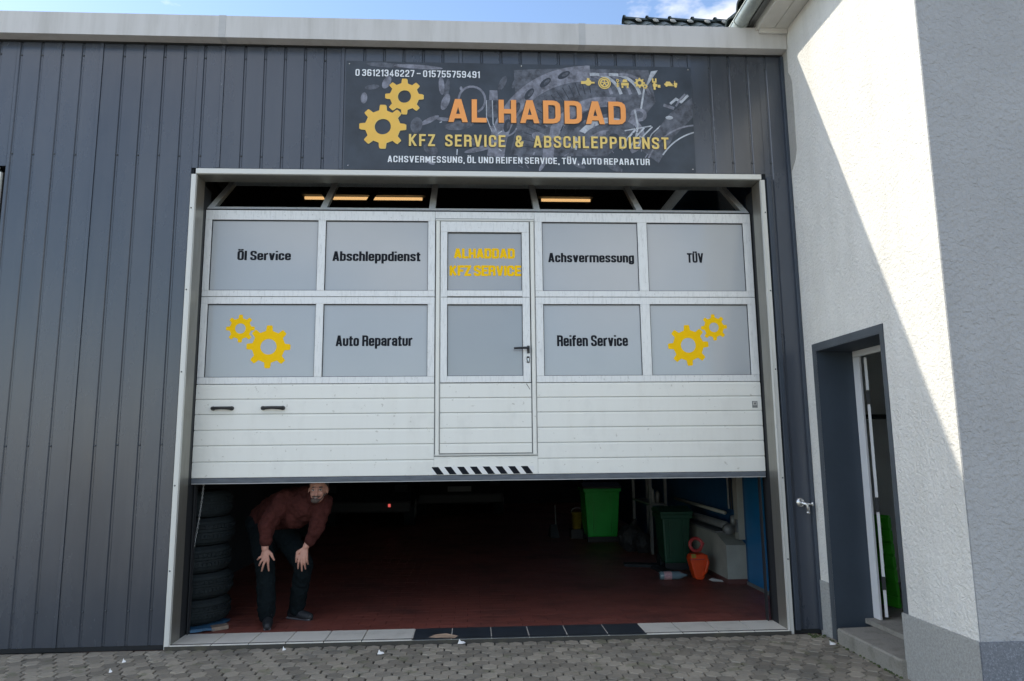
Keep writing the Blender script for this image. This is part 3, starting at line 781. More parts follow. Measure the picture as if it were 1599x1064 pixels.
for a, b in ((0.055, 1.002), (1.06, 1.992), (2.05, 2.962), (3.02, 3.93), (3.99, 4.93)):
    tbox(a + .001, b - .001, 0.053, 0.719, 'pane', M['glass'], top, 0.006)
# white slats
SZ = [2.117, 1.987, 1.857, 1.722, 1.589, 1.452, 1.316]
def slat(x0, x1, z0, z1, parent, name='slat'):
    """double-skinned slat with a lip, bevelled top edge"""
    prof = [(D + .002, z0 + .0015), (D, z0 + .006), (D, z1 - .016), (D + .003, z1 - .0125), (D + .003, z1 - .004), (D + .0065, z1 - .0015), (D + .035, z1 - .0015), (D + .035, z0 + .0015)]
    return fixn(MB().prism(prof, 0, x0, x1).build(name, M['slat'], parent))
MB().box(DX0 + .002, DX1 - .002, D + .012, D + .034, 1.318, 2.116).build('slat_core', M['edge_grey'], dr)
for i in range(6):
    slat(DX0, 2.052, SZ[i + 1], SZ[i], dr); slat(2.962, DX1, SZ[i + 1], SZ[i], dr)
slat(2.054, 2.960, SZ[6], 1.478, dr)
# bottom seal
MB().prism([(D + .004, 1.314), (D - .002, 1.306), (D - .002, 1.276), (D + .006, 1.268), (D + .035, 1.268), (D + .035, 1.314)], 0, DX0 + .001, DX1 - .001).build('bottom_seal', M['seal'], dr)
MB().box(DX0 + .002, DX1 - .002, D - .0035, D + .004, 1.266, 1.272).build('seal_lip', M['fascia_strip'], dr)
# walk-through door
pd = bx(2.104, 2.910, 3.500, 3.600, 'walk_door', M['alu'], y0=D - .004)
bx(2.104, 2.164, 2.122, 3.4995, 'stile', M['alu'], pd, y0=D - .004); bx(2.843, 2.910, 2.122, 3.4995, 'stile', M['alu'], pd, y0=D - .004)
bx(2.1645, 2.8425, 2.9, 2.955, 'rail', M['alu'], pd, y0=D - .003); bx(2.1645, 2.8425, 2.828, 2.890, 'rail', M['alu'], pd, y0=D - .003)
bx(2.1645, 2.8425, 2.122, 2.179, 'rail', M['alu'], pd, y0=D - .003)
MB().box(2.11, 2.905, D - .0048, D + .01, 2.8905, 2.8945).build('hinge_gap', M['gasket'], pd)
pw = [pane(2.1645, 2.8425, 2.955, 3.4995, pd, 'pane_grey'), pane(2.1645, 2.8425, 2.179, 2.828, pd, 'pane_grey')]
for i in range(5):
    z0 = SZ[i + 1] if i < 4 else 1.502
    slat(2.104, 2.910, z0, SZ[i], pd)
for xx in (2.060, 2.918):   # hinge profiles either side, round fronted
    MB().prism([(xx + .003, D + .008), (xx + .003, D - .003), (xx + .010, D - .010), (xx + .030, D - .010), (xx + .037, D - .003), (xx + .037, D + .008)], 2, 1.492, 3.60).build('edge_profile', M['slat'], pd)
    MB().box(xx - .001, xx + .0015, D - .001, D + .008, 1.492, 3.61).build('edge_gap', M['edge_grey'], pd)
    MB().box(xx + .0385, xx + .041, D - .001, D + .008, 1.492, 3.61).build('edge_gap', M['edge_grey'], pd)
    MB().box(xx - .0005, xx + .0405, D + .006, D + .012, 1.492, 3.61).build('profile_back', M['alu_white'], pd)
MB().box(2.056, 2.958, D - .010, D + .012, 3.604, 3.620).build('door_head_profile', M['alu_white'], pd)
MB().box(2.058, 2.956, D - .003, D + .008, 3.6205, 3.6275).build('edge_gap', M['edge_grey'], pd)
MB().box(2.056, 2.958, D - .011, D + .004, 1.484, 1.494).build('door_sill_profile', M['alu_white'], pd)
MB().box(2.060, 2.954, D - .002, D + .008, 1.478, 1.4835).build('edge_gap', M['edge_grey'], pd)
# lever handle and lock
hd = MB()
hd.box(2.878, 2.902, D - .016, D - .0045, 2.380, 2.448)
hd.tube([(2.890, D - .016, 2.424), (2.890, D - .052, 2.424)], 0.010, 10)
hd.tube([(2.892, D - .050, 2.424), (2.86, D - .054, 2.424), (2.80, D - .054, 2.422), (2.758, D - .050, 2.420)], [0.010, 0.011, 0.010, 0.009], 10)
hd.build('lever_handle', M['black_plastic'], pd, bevel=0.002)
es = MB(); es.box(2.874, 2.900, D - .012, D - .0045, 2.295, 2.352); es.build('lock_plate', M['black_plastic'], pd, bevel=0.004)
MB().lathe([(0.0, -.0135), (0.0075, -.0135), (0.0075, -.012)], (2.887, D, 2.328), 12, 1).box(2.8835, 2.8905, D - .0135, D - .012, 2.305, 2.325).build('lock_cylinder', M['steel'], pd)
# crack in a slat by the lock (thin dark line)
MB().add([(2.866, D - .0006, 2.108), (2.872, D - .0006, 2.108), (2.902, D - .0006, 2.058), (2.899, D - .0006, 2.055)], [(0, 1, 2, 3)]).build('crack', M['gasket'], pd)
# pull handles
for x0, x1 in ((0.142, 0.322), (0.566, 0.757)):
    h_ = MB()
    h_.tube([(x0 + .012, D, 1.908), (x0 + .012, D - .022, 1.908), (x0 + .035, D - .036, 1.909), ((x0 + x1) / 2, D - .040, 1.911), (x1 - .035, D - .036, 1.909), (x1 - .012, D - .022, 1.908), (x1 - .012, D, 1.908)],
            [.017, .017, .014, .0125, .014, .017, .017], 10)
    h_.ell((x0 + .012, D - .006, 1.908), (.021, .010, .019)); h_.ell((x1 - .012, D - .006, 1.908), (.021, .010, .019))
    h_.build('pull_handle', M['black_plastic'], dr, smooth=True)
# hazard tape
tp_ = MB().box(2.036, 2.925, D - .0018, D - .0002, 1.322, 1.388).build('hazard_tape', M['paper'], dr)
n_ = 8; pw_ = 0.889 / n_
st = MB()
for k in range(n_):
    x = 2.036 + k * pw_ + (0.0 if k else 0.0)
    q = clip([(x - .005, 1.322), (x + .062, 1.322), (x + .012, 1.388), (x - .055, 1.388)][::-1], 2.036, 2.925, 1.322, 1.388)
    q = clip([(x + .045, 1.322), (x + .105, 1.322), (x + .055, 1.388), (x - .005, 1.388)], 2.036, 2.925, 1.3225, 1.3875)
    if len(q) >= 3: st.add([(a, D - .0024, b) for a, b in q], [tuple(range(len(q)))])
st.build('tape_stripe', M['txt_black'], tp_)
# small sticker
skr = MB().box(4.906, 4.955, D - .0022, D - .0002, 1.880, 1.940).build('sticker', M['greymetal'], dr)
MB().box(4.914, 4.947, D - .0032, D - .0024, 1.902, 1.934).build('sticker_field', M['fascia'], skr)
MB().box(4.922, 4.926, D - .0042, D - .0034, 1.906, 1.930).box(4.935, 4.939, D - .0042, D - .0034, 1.906, 1.930).box(4.9265, 4.9345, D - .0042, D - .0034, 1.916, 1.920).build('sticker_mark', M['txt_black'], skr)

# vinyl lettering on the panes (front face of panes at D+.016)
PY = D + .0148
an = dict(w=0.35, t=0.205, th=0.165, gap=0.048, space=0.24, rad=0.14)
def vin(txt, x0, x1, z0, z1, key, **kw):
    d = dict(an); d.update(kw); lettering('lettering', txt, x0, x1, z0, z1, PY, M['txt_black'], panes[key].parent, **d)
vin('Öl Service', 0.290, 0.762, 3.232, 3.318, (1, 0, 0))
vin('Abschleppdienst', 1.131, 1.920, 3.228, 3.318, (1, 0, 1))
vin('Achsvermessung', 3.085, 3.882, 3.224, 3.312, (1, 1, 0))
vin('TÜV', 4.379, 4.532, 3.225, 3.316, (1, 1, 1))
vin('Auto Reparatur', 1.180, 1.857, 2.452, 2.548, (0, 0, 1))
vin('Reifen Service', 3.152, 3.798, 2.446, 2.546, (0, 1, 0))
ya = dict(w=0.47, t=0.27, th=0.22, gap=0.030, space=0.22, rad=0.15)
PWY = D + .0148
lettering('lettering', 'ALHADDAD', 2.222, 2.780, 3.256, 3.352, PWY, M['txt_yellow'], pd, **ya)
lettering('lettering', 'KFZ SERVICE', 2.184, 2.836, 3.092, 3.192, PWY, M['txt_yellow'], pd, **ya)
def gears(spec, y, parent, ms):
    for (cx_, cz_, r_, rot), mt in zip(spec, ms):
        mb = MB(); gear_mesh(mb, cx_, cz_, r_, y, rot); mb.build('gear_emblem', mt, parent)
gears(((0.346, 2.611, 0.125, 0.0), (0.596, 2.448, 0.192, 0.02)), PY, panes[(0, 0, 0)].parent, (M['txt_yellow'], M['txt_yellow']))
gears(((4.598, 2.617, 0.122, -0.05), (4.352, 2.452, 0.188, -0.05)), PY, panes[(0, 1, 1)].parent, (M['txt_yellow'], M['txt_yellow']))

# ================================================================= SIGN BANNER
sg = thing('shop_sign', (2.84, -0.015, 3.98), 'dark printed banner with orange and yellow lettering, gears and an engine picture above the door', 'sign')
SX0, SX1, SZ0, SZ1 = 1.262, 4.412, 3.984, 5.010
MB().box(SX0, SX1, -0.0135, -0.0105, SZ0, SZ1).build('banner', M['sign_bg'], sg)
# printed picture: artwork units 0..538 across and 0..176 down
AY = [-0.0142]
def art(u, v): return (SX0 + u / 538.0 * (SX1 - SX0), SZ1 - (v - 2) / 173.0 * (SZ1 - SZ0 + 0.0))
arts = {k: MB() for k in ('sign_g1', 'sign_g2', 'sign_g3', 'sign_dk')}
lay = [0]
def aclip(P_):
    return clip(P_, SX0 + .002, SX1 - .002, SZ0 + .002, SZ1 - .002)
def apoly(mk, pts):
    lay[0] += 1; y = -0.0142 - 0.000012 * lay[0]
    q = aclip([art(*p) for p in pts])
    if len(q) >= 3: arts[mk].add([(a, y, b) for a, b in q], [tuple(range(len(q)))])
def aline(mk, pts, w):
    lay[0] += 1; y = -0.0142 - 0.000012 * lay[0]
    for q in stroke_polys([art(*p) for p in pts], w / 538.0 * (SX1 - SX0) / 2, False):
        q = aclip(q)
        if len(q) >= 3: arts[mk].add([(a, y, b) for a, b in q], [tuple(range(len(q)))])
def aarc(mk, cx_, cy_, r0, r1, a0, a1, w, n=18, sq=1.0):
    aline(mk, [(cx_ + (r0 + (r1 - r0) * i / n) * math.cos(R(a0 + (a1 - a0) * i / n)), cy_ - sq * (r0 + (r1 - r0) * i / n) * math.sin(R(a0 + (a1 - a0) * i / n))) for i in range(n + 1)], w)
def aell(mk, cx_, cy_, rx, ry, rot=0, n=16):
    c_, s_ = math.cos(R(rot)), math.sin(R(rot))
    apoly(mk, [(cx_ + rx * math.cos(t) * c_ - ry * math.sin(t) * s_, cy_ + rx * math.cos(t) * s_ + ry * math.sin(t) * c_) for t in [2 * math.pi * i / n for i in range(n)]])
# alternator housing: broad curved bands, slots and fins
apoly('sign_g1', [(258, 12), (330, 8), (470, 8), (480, 60), (440, 110), (400, 150), (250, 150), (262, 100)])
aarc('sign_g2', 380, 150, 142, 150, 96, 176, 26, sq=.95)
for a in (108, 121, 134, 147, 160):
    aell('sign_dk', 380 + 142 * math.cos(R(a)), 150 - 138 * math.sin(R(a)), 11, 5, -30 + (a - 108) * -.9)
    aell('sign_g1', 382 + 142 * math.cos(R(a)), 149 - 138 * math.sin(R(a)), 6, 2.4, -30 + (a - 108) * -.9)
aarc('sign_g1', 392, 150, 112, 118, 96, 178, 22)
for a in range(98, 178, 5): aline('sign_dk', [(392 + 104 * math.cos(R(a)), 150 - 104 * math.sin(R(a))), (392 + 124 * math.cos(R(a)), 150 - 124 * math.sin(R(a)))], 1.4)
aarc('sign_g2', 405, 150, 88, 96, 88, 180, 17)
for a in (98, 116, 134): aell('sign_dk', 405 + 74 * math.cos(R(a)), 150 - 74 * math.sin(R(a)), 17, 6, -(a - 80) * .7)
aarc('sign_g3', 408, 150, 58, 60, 80, 165, 9)
aarc('sign_g2', 408, 152, 40, 44, 70, 160, 8)
aell('sign_g1', 412, 120, 17, 14); aell('sign_dk', 412, 120, 9, 7)
for k in range(5): aarc('sign_g3' if k % 2 else 'sign_g2', 372 + k * 15, 60, 40, 44, 20, 100, 5)
apoly('sign_g3', [(474, 10), (485, 8), (462, 42)]); aline('sign_g3', [(462, 40), (456, 72)], 3)
aarc('sign_g2', 430, 120, 22, 30, -60, 70, 9); aell('sign_g2', 452, 82, 13, 11); aell('sign_g1', 452, 82, 7, 6)
aline('sign_g3', [(446, 75), (450, 100), (446, 120)], 3); aline('sign_g3', [(430, 108), (470, 100)], 2)
for k in range(4): aline('sign_g3', [(424 + k * 13, 138 - k * 3), (432 + k * 13, 122 - k * 3), (446 + k * 13, 106 - k * 2)], 3 - k * .4)
# right hand hose and its rim light
apoly('sign_g1', [(455, 140), (500, 80), (538, 52), (538, 84), (505, 118), (480, 160)])
aarc('sign_g2', 560, 176, 78, 98, 95, 165, 2.6); aarc('sign_g3', 575, 186, 82, 96, 105, 155, 2.2)
aline('sign_g3', [(504, 62), (512, 55), (520, 60), (530, 50)], 4); aline('sign_g2', [(494, 66), (506, 70)], 5); aell('sign_g3', 500, 86, 6, 3)
aline('sign_g2', [(512, 66), (518, 56), (526, 48)], 3)
# connector and wire loop left of the letters
aarc('sign_g2', 193, 62, 20, 21, -60, 230, 3.4, sq=1.05)
apoly('sign_g2', [(220, 46), (232, 46), (233, 62), (219, 62)]); apoly('sign_g1', [(214, 62), (236, 62), (236, 90), (214, 90)])
aline('sign_g3', [(215, 63), (215, 90), (223, 112)], 1.4); aline('sign_g3', [(235, 63), (235, 92)], 1.4); aline('sign_g3', [(224, 63), (225, 100), (232, 116), (238, 112)], 1.4)
aarc('sign_g2', 240, 100, 18, 22, 200, 340, 2.4)
# blurred pieces at left
for (u, v, rx, ry, ro, k) in ((146, 40, 4.5, 15, -4, 'sign_g2'), (154, 46, 4, 18, 8, 'sign_g1'), (152, 66, 6, 14, 20, 'sign_g2'), (62, 36, 6, 11, 25, 'sign_g2'), (40, 44, 11, 4, -8, 'sign_g1'),
                              (28, 62, 5, 9, 4, 'sign_g2'), (128, 96, 16, 4, -28, 'sign_g2'), (150, 94, 12, 3, 4, 'sign_g2'), (108, 104, 9, 13, 10, 'sign_g1'), (172, 104, 22, 7, -6, 'sign_g1'),
                              (130, 142, 12, 8, 30, 'sign_g1'), (128, 160, 10, 4, 35, 'sign_g2'), (206, 140, 26, 4, -14, 'sign_g2'), (190, 128, 14, 6, 20, 'sign_g1'), (60, 8, 30, 4, 3, 'sign_g1'),
                              (110, 10, 38, 3.5, 3, 'sign_g2'), (240, 34, 5, 13, 25, 'sign_g1'), (262, 30, 4, 14, 30, 'sign_g1'), (296, 120, 12, 7, 20, 'sign_g2'), (310, 100, 4, 18, 3, 'sign_g1'),
                              (330, 126, 14, 6, 12, 'sign_g2'), (362, 118, 18, 6, 25, 'sign_g1'), (350, 160, 18, 5, 30, 'sign_g1'), (300, 166, 10, 3, -60, 'sign_g2'), (388, 158, 14, 6, 15, 'sign_g1'), (410, 166, 16, 6, 30, 'sign_g1'),
                              (176, 44, 2.2, 3.5, 0, 'sign_g2')):
    aell(k, u, v, rx, ry, ro)
random.seed(11)
for k in range(46):   # small glints over the engine block
    u = random.uniform(120, 470); v = random.uniform(96, 172); a = random.uniform(0, 180); L_ = random.uniform(2, 9)
    aline(random.choice(['sign_g2', 'sign_g2', 'sign_g3', 'sign_dk', 'sign_g1']), [(u, v), (u + L_ * math.cos(R(a)), v + L_ * math.sin(R(a)))], random.uniform(.8, 2.2))
for k, mb in arts.items():
    o = tag(mb.build('engine_picture', M[k], sg), kind='stuff')
TY = -0.0205
beb = dict(w=0.30, t=0.135, gap=0.15, space=0.30, rad=0.15)
lettering('lettering', 'AL HADDAD', 2.172, 3.780, 4.431, 4.650, TY + .0006, M['sign_shadow'], sg, split_letters=False, **dict(w=0.46, t=0.195, gap=0.15, space=0.30, rad=0.2))
lettering('lettering', 'AL HADDAD', 2.180, 3.788, 4.437, 4.657, TY, M['sign_orange'], sg, **dict(w=0.46, t=0.195, gap=0.15, space=0.30, rad=0.2))
kz = dict(w=0.38, t=0.16, gap=0.17, space=0.55, rad=0.18)
lettering('lettering', 'KFZ SERVICE & ABSCHLEPPDIENST', 1.824, 4.165, 4.202, 4.312, TY + .0006, M['sign_shadow'], sg, split_letters=False, **kz)
lettering('lettering', 'KFZ SERVICE & ABSCHLEPPDIENST', 1.830, 4.171, 4.206, 4.318, TY, M['sign_pale'], sg, **kz)
sm = dict(w=0.34, t=0.15, gap=0.13, space=0.16, rad=0.16)
lettering('lettering', '0 36121346227 - 015755759491', 1.346, 2.462, 4.862, 4.928, TY, M['sign_white'], sg, split_letters=False, **sm)
lettering('lettering', 'ACHSVERMESSUNG, ÖL UND REIFEN SERVICE, TÜV, AUTO REPARATUR', 1.645, 3.990, 4.052, 4.112, TY, M['sign_white'], sg, split_letters=False, **sm)
for spec in ((1.783, 4.674, 0.170, 0.0), (1.595, 4.385, 0.206, 0.0)):
    for sh_, mt, yy_ in (((.006, -.004), 'sign_pale', TY + .0004), ((0, 0), 'sign_yellow', TY)):
        mb = MB(); gear_mesh(mb, spec[0] + sh_[0], spec[1] + sh_[1], spec[2], yy_, spec[3]); mb.build('gear_emblem', M[mt], sg)
# row of six small service symbols
def rectf(mb, x0, x1, z0, z1, y=TY): mb.add([(x0, y, z0), (x1, y, z0), (x1, y, z1), (x0, y, z1)], [(0, 1, 2, 3)])
def discf(mb, cx_, cz_, r, y=TY, n=16): mb.add([(cx_ + r * math.cos(2 * math.pi * i / n), y, cz_ + r * math.sin(2 * math.pi * i / n)) for i in range(n)], [tuple(range(n))])
def ringf(mb, cx_, cz_, r, r2, y=TY, n=20):
    vs = [(cx_ + q * math.cos(2 * math.pi * i / n), y, cz_ + q * math.sin(2 * math.pi * i / n)) for q in (r2, r) for i in range(n)]
    mb.add(vs, [(i, (i + 1) % n, (i + 1) % n + n, i + n) for i in range(n)])
ic = MB(); z0 = 4.836       # engine
rectf(ic, 3.385, 3.43, z0 - .012, z0 + .016); discf(ic, 3.452, z0 + .002, .030, TY - .0001); rectf(ic, 3.440, 3.464, z0 + .030, z0 + .046, TY - .0002); rectf(ic, 3.47, 3.51, z0 - .006, z0 + .010, TY + .0001)
ic.build('service_symbol', M['sign_pale'], sg)
ic = MB(); ringf(ic, 3.601, z0, .058, .048); ringf(ic, 3.601, z0, .043, .030, TY - .0001); discf(ic, 3.601, z0, .010, TY)
for k in range(5):
    a = k * 2 * math.pi / 5 + .3; ic.add([(3.601 + .008 * math.cos(a - .6), TY - .0002, z0 + .008 * math.sin(a - .6)), (3.601 + .034 * math.cos(a - .14), TY - .0002, z0 + .034 * math.sin(a - .14)), (3.601 + .034 * math.cos(a + .14), TY - .0002, z0 + .034 * math.sin(a + .14)), (3.601 + .008 * math.cos(a + .6), TY - .0002, z0 + .008 * math.sin(a + .6))], [(0, 1, 2, 3)])
ic.build('service_symbol', M['sign_pale'], sg)
ic = MB(); ringf(ic, 3.723, z0 + .028, .014, .007)   # car with gauge
rectf(ic, 3.719, 3.727, z0 - .04, z0 + .014); rectf(ic, 3.708, 3.738, z0 - .010, z0 - .002, TY - .0001); rectf(ic, 3.708, 3.738, z0 - .030, z0 - .022, TY - .0001)
ic.add([(3.765, TY, z0 + .012), (3.815, TY, z0 + .012), (3.806, TY, z0 + .040), (3.774, TY, z0 + .040)], [(0, 1, 2, 3)]); rectf(ic, 3.755, 3.825, z0 - .020, z0 + .006)
rectf(ic, 3.758, 3.774, z0 - .044, z0 - .022); rectf(ic, 3.806, 3.822, z0 - .044, z0 - .022); ic.build('service_symbol', M['sign_pale'], sg)
ic = MB(); gear_mesh(ic, 3.926, z0 + .008, .050, TY); gear_mesh(ic, 3.975, z0 - .026, .026, TY - .0002); ic.build('service_symbol', M['sign_pale'], sg)
ic = MB(); rectf(ic, 4.042, 4.056, z0 + .028, z0 + .054); rectf(ic, 4.070, 4.084, z0 + .028, z0 + .054); rectf(ic, 4.042, 4.084, z0 + .014, z0 + .027); rectf(ic, 4.054, 4.074, z0 - .056, z0 + .013)
rectf(ic, 4.048, 4.090, z0 - .026, z0 + .000, TY - .0002); rectf(ic, 4.094, 4.118, z0 - .036, z0 - .008); ic.build('service_symbol', M['sign_pale'], sg)
ic = MB(); rectf(ic, 4.155, 4.232, z0 - .010, z0 + .006); ic.add([(4.165, TY, z0 + .0065), (4.222, TY, z0 + .0065), (4.208, TY, z0 + .026), (4.175, TY, z0 + .026)], [(0, 1, 2, 3)])
discf(ic, 4.176, z0 - .014, .011, TY - .0001); rectf(ic, 4.176, 4.27, z0 - .018, z0 - .011, TY - .0002); rectf(ic, 4.244, 4.276, z0 - .010, z0 + .014); rectf(ic, 4.250, 4.256, z0 + .014, z0 + .034); discf(ic, 4.260, z0 - .020, .012, TY - .0001)
ic.build('service_symbol', M['sign_pale'], sg)
for x, z in ((1.30, 4.02), (4.385, 4.02), (1.29, 4.98), (4.385, 4.985), (2.84, 4.99)):
    MB().ell((x, -0.0155, z), (.006, .004, .006), n=8, m_=4).build('fixing_screw', M['steel'], sg)

# ================================================================= WHITE HOUSE
hs = thing('rendered_house', (5.3, -1.92, 0), 'white rendered house with grey front, granite plinth and recessed side door, right of the garage', 'house')
XW = 5.292; YC = -1.9225
w = MB()
w.box(XW, XW + .31, YC + .0125, -1.19, 0, 5.336); w.box(XW, XW + .31, -0.233, 0.30, 0, 5.336); w.box(XW, XW + .31, -1.19, -0.233, 2.33, 5.336)
w.box(XW, XW + .31, 0.302, 9, 5.31, 5.9)
w.build('side_wall', M['plaster'], hs)
w = MB(); w.prism([(XW + .001, 0), (13.6, 0), (13.6, 5.5), (9.45, 9.2), (XW + .001, 5.34)], 1, YC, YC + .012); fixn(w.build('front_wall', M['plaster_grey'], hs))
# worn strip of old render next to the cladding (2 mm proud)
wp = MB(); wp.prism([(0.0, 3.98), (-.03, 4.0), (-.12, 4.08), (-.155, 4.16), (-.165, 4.5), (-.16, 4.80), (-.135, 4.88), (-.10, 4.93), (-.11, 5.33), (0.0, 5.33)], 0, XW - .004, XW - .0005); fixn(wp.build('worn_render_patch', M['plaster_worn'], hs))
# plinth
pl = MB(); pl.box(XW - .012, XW + .2, -0.172, -0.002, -0.045, 0.43)
pl.build('plinth', M['plinth'], hs)
pl = MB(); pl.box(XW - .012, XW + .2, YC + .001, -1.178, -0.045, 0.420); pl.build('plinth', M['plinth'], hs)
MB().box(XW - .0125, 13.6, YC - .014, YC - .0005, -0.045, 0.4205).build('plinth', M['plinth_dark'], hs)
# painted border round the doorway + deep jambs
bd = MB(); bd.box(XW - .004, XW - .0005, -0.235, -0.1735, -0.03, 2.392); bd.box(XW - .004, XW - .0005, -1.2395, -1.188, 0.421, 2.392); bd.box(XW - .0045, XW - .0005, -1.2395, -0.1735, 2.328, 2.392)
bd.build('door_border', M['jamb_band'], hs)
jb = MB(); jb.box(XW + .001, XW + .335, -0.238, -0.2335, 0.0, 2.329); jb.box(XW + .001, XW + .335, -1.1895, -1.186, 0.0, 2.329); jb.box(XW + .001, XW + .335, -1.1855, -0.2385, 2.3235, 2.3275)
jb.build('door_jamb', M['jamb'], hs)
# step
stp = MB(); stp.prism([(XW - .045, -0.045), (XW - .045, 0.105), (XW - .035, 0.118), (XW + .33, 0.125), (XW + .33, -0.045)], 1, -1.185, -0.335)
fixn(stp.build('step', M['concrete'], hs))
MB().prism([(XW + .24, 0.128), (XW + .24, 0.165), (XW + .50, 0.170), (XW + .50, 0.128)], 1, -1.18, -0.24).build('threshold', M['concrete'], hs)
# door frame & open leaf
df = MB(); X0 = XW + .31
df.box(X0, X0 + .022, -0.332, -0.2385, 0.168, 2.270); df.box(X0, X0 + .03, -1.185, -0.2385, 2.2705, 2.3225)
dfo = df.build('door_frame', M['pvc'], hs, bevel=0.004)
dl = Vector((0.50, 0.866, 0)); nrm = Vector((0.866, -0.5, 0)); h0 = Vector((X0 + .045, -0.325, 0))
def leafpart(a, b, z0, z1, t0, t1, name, m_):
    q = [h0 + dl * s + nrm * t + Vector((0, 0, z)) for z in (z0, z1) for s, t in ((a, t0), (b, t0), (b, t1), (a, t1))]
    return MB().hexa(q).build(name, m_, hs)
for z0_, z1_ in ((1.99, 2.26), (1.12, 1.87), (0.50, 1.00), (0.19, 0.40)):
    leafpart(0.0, 0.03, z0_, z1_, .002, .024, 'door_leaf_edge', M['pvc'])
leafpart(0.03, 0.85, 0.19, 2.26, .003, .024, 'door_leaf', M['greymetal'])
for z_ in (1.93, 1.06, 0.45): leafpart(-.012, 0.029, z_ - .05, z_ + .05, -.002, .026, 'door_hinge', M['gasket'])
# room behind
rm = MB(); rm.box(XW + .505, 8.4, -1.60, 2.6, 0.10, 0.155); rm.build('room_floor', M['concrete'], hs)
rm = MB(); rm.box(8.3, 8.4, -1.6, 1.3, .16, 2.7); rm.box(5.625, 8.3, 1.2, 1.3, .16, 2.7); rm.box(5.60, 8.4, -1.6, 2.6, 2.71, 2.8); rm.box(5.605, 5.62, -0.18, 1.3, .16, 2.7)  # back wall set close so it catches more light from the doorway
rm.build('room_wall', M['room'], hs)
MB().box(6.2, 8.2, 0.95, 1.19, 1.80, 1.84).build('shelf', M['gasket'], hs)
for zz_ in (1.15, 1.42, 1.62): MB().box(6.35, 6.43, 1.16, 1.195, zz_, zz_ + .10).build('wall_switch', M['gasket'], hs)
# eaves: soffit boards, gutter, roof
for a, b in ((5.035, 5.165), (5.170, 5.290)): MB().box(a, b, -2.3, 8, 5.337, 5.355).build('soffit_board', M['soffit'], hs)
MB().box(5.03, 5.289, -0.150, -0.128, 5.290, 5.336).build('soffit_end_board', M['soffit'], hs)
MB().box(5.005, 5.033, -2.3, 8, 5.325, 5.43).build('fascia_board', M['soffit'], hs)
MB().box(4.95, 5.004, -2.3, 8, 5.40, 5.43).build('eaves_batten', M['greymetal'], hs)
gt = MB(); n = 12; gx, gz, gr = 4.872, 5.425, 0.068
prof = [(gx + gr * math.cos(math.pi + math.pi * i / n), gz + gr * math.sin(math.pi + math.pi * i / n)) for i in range(n + 1)]
vs = [(a, yy_, b) for yy_ in (-2.3, 8) for a, b in prof]
gt.add(vs, [(i, i + 1, n + 2 + i, n + 1 + i) for i in range(n)])
gt.tube([(gx - gr, -2.3, gz), (gx - gr, 8, gz)], .008, 8)
gto = gt.build('gutter', M['gutter'], hs, smooth=True)
for yb in (-2.0, -1.35, -0.7, -0.12, 0.6): # brackets
    MB().tube([(gx + (gr + .004) * math.cos(math.pi + math.pi * i / 10), yb, gz + (gr + .004) * math.sin(math.pi + math.pi * i / 10)) for i in range(11)] + [(4.99, yb, 5.42)], .006, 6).build('gutter_bracket', M['gutter'], hs)
# downpipe elbow dark hole region omitted by the photo; main roof plane
sl = math.tan(R(41))
rf = MB(); rf.prism([(4.86, 5.47), (9.45, 5.47 + 4.59 * sl), (14.2, 5.47), (14.2, 5.37), (9.45, 5.37 + 4.59 * sl), (4.9, 5.40)], 1, -2.35, 8.2); fixn(rf.build('roof', M['rooftile'], hs))
# pantiles along the eave
pt = MB()
ns = 8
def tile_mesh(mb, o, du, dv, nn, wd=.30, ln=.42):
    """wavy tile: du across, dv up slope, nn normal"""
    o = Vector(o); pr = []
    for i in range(ns + 1):
        t = i / ns; pr.append((t * wd, 0.022 * math.sin(2 * math.pi * t) + .012))
    top_ = [o + du * a + nn * b for a, b in pr] + [o + du * a + nn * (b - .012) + dv * ln for a, b in pr]
    bot = [p - nn * .016 for p in top_]; N = ns + 1
    fs = []
    for i in range(ns):
        fs += [(i, i + 1, N + i + 1, N + i), (2 * N + i + 1, 2 * N + i, 3 * N + i, 3 * N + i + 1), (i + 1, i, 2 * N + i, 2 * N + i + 1)]
    mb.add(top_ + bot, fs)
cs, ss = math.cos(R(41)), math.sin(R(41))
tile_mesh(pt, (0, 0, 0), Vector((0, 1, 0)), Vector((cs, 0, ss)), Vector((-ss, 0, cs)))
tpo = pt.build('roof_tile', M['rooftile'], hs, loc=(0, 0, 0))
k = 0
for r_ in range(2):
    for j in range(14):
        p = (4.80 + r_ * .34 * cs, -2.4 + j * .29, 5.478 + r_ * .34 * ss)
        if k == 0: tpo.location = Vector(p) - wloc(hs)
        else: share(tpo, p, hs)
        k += 1
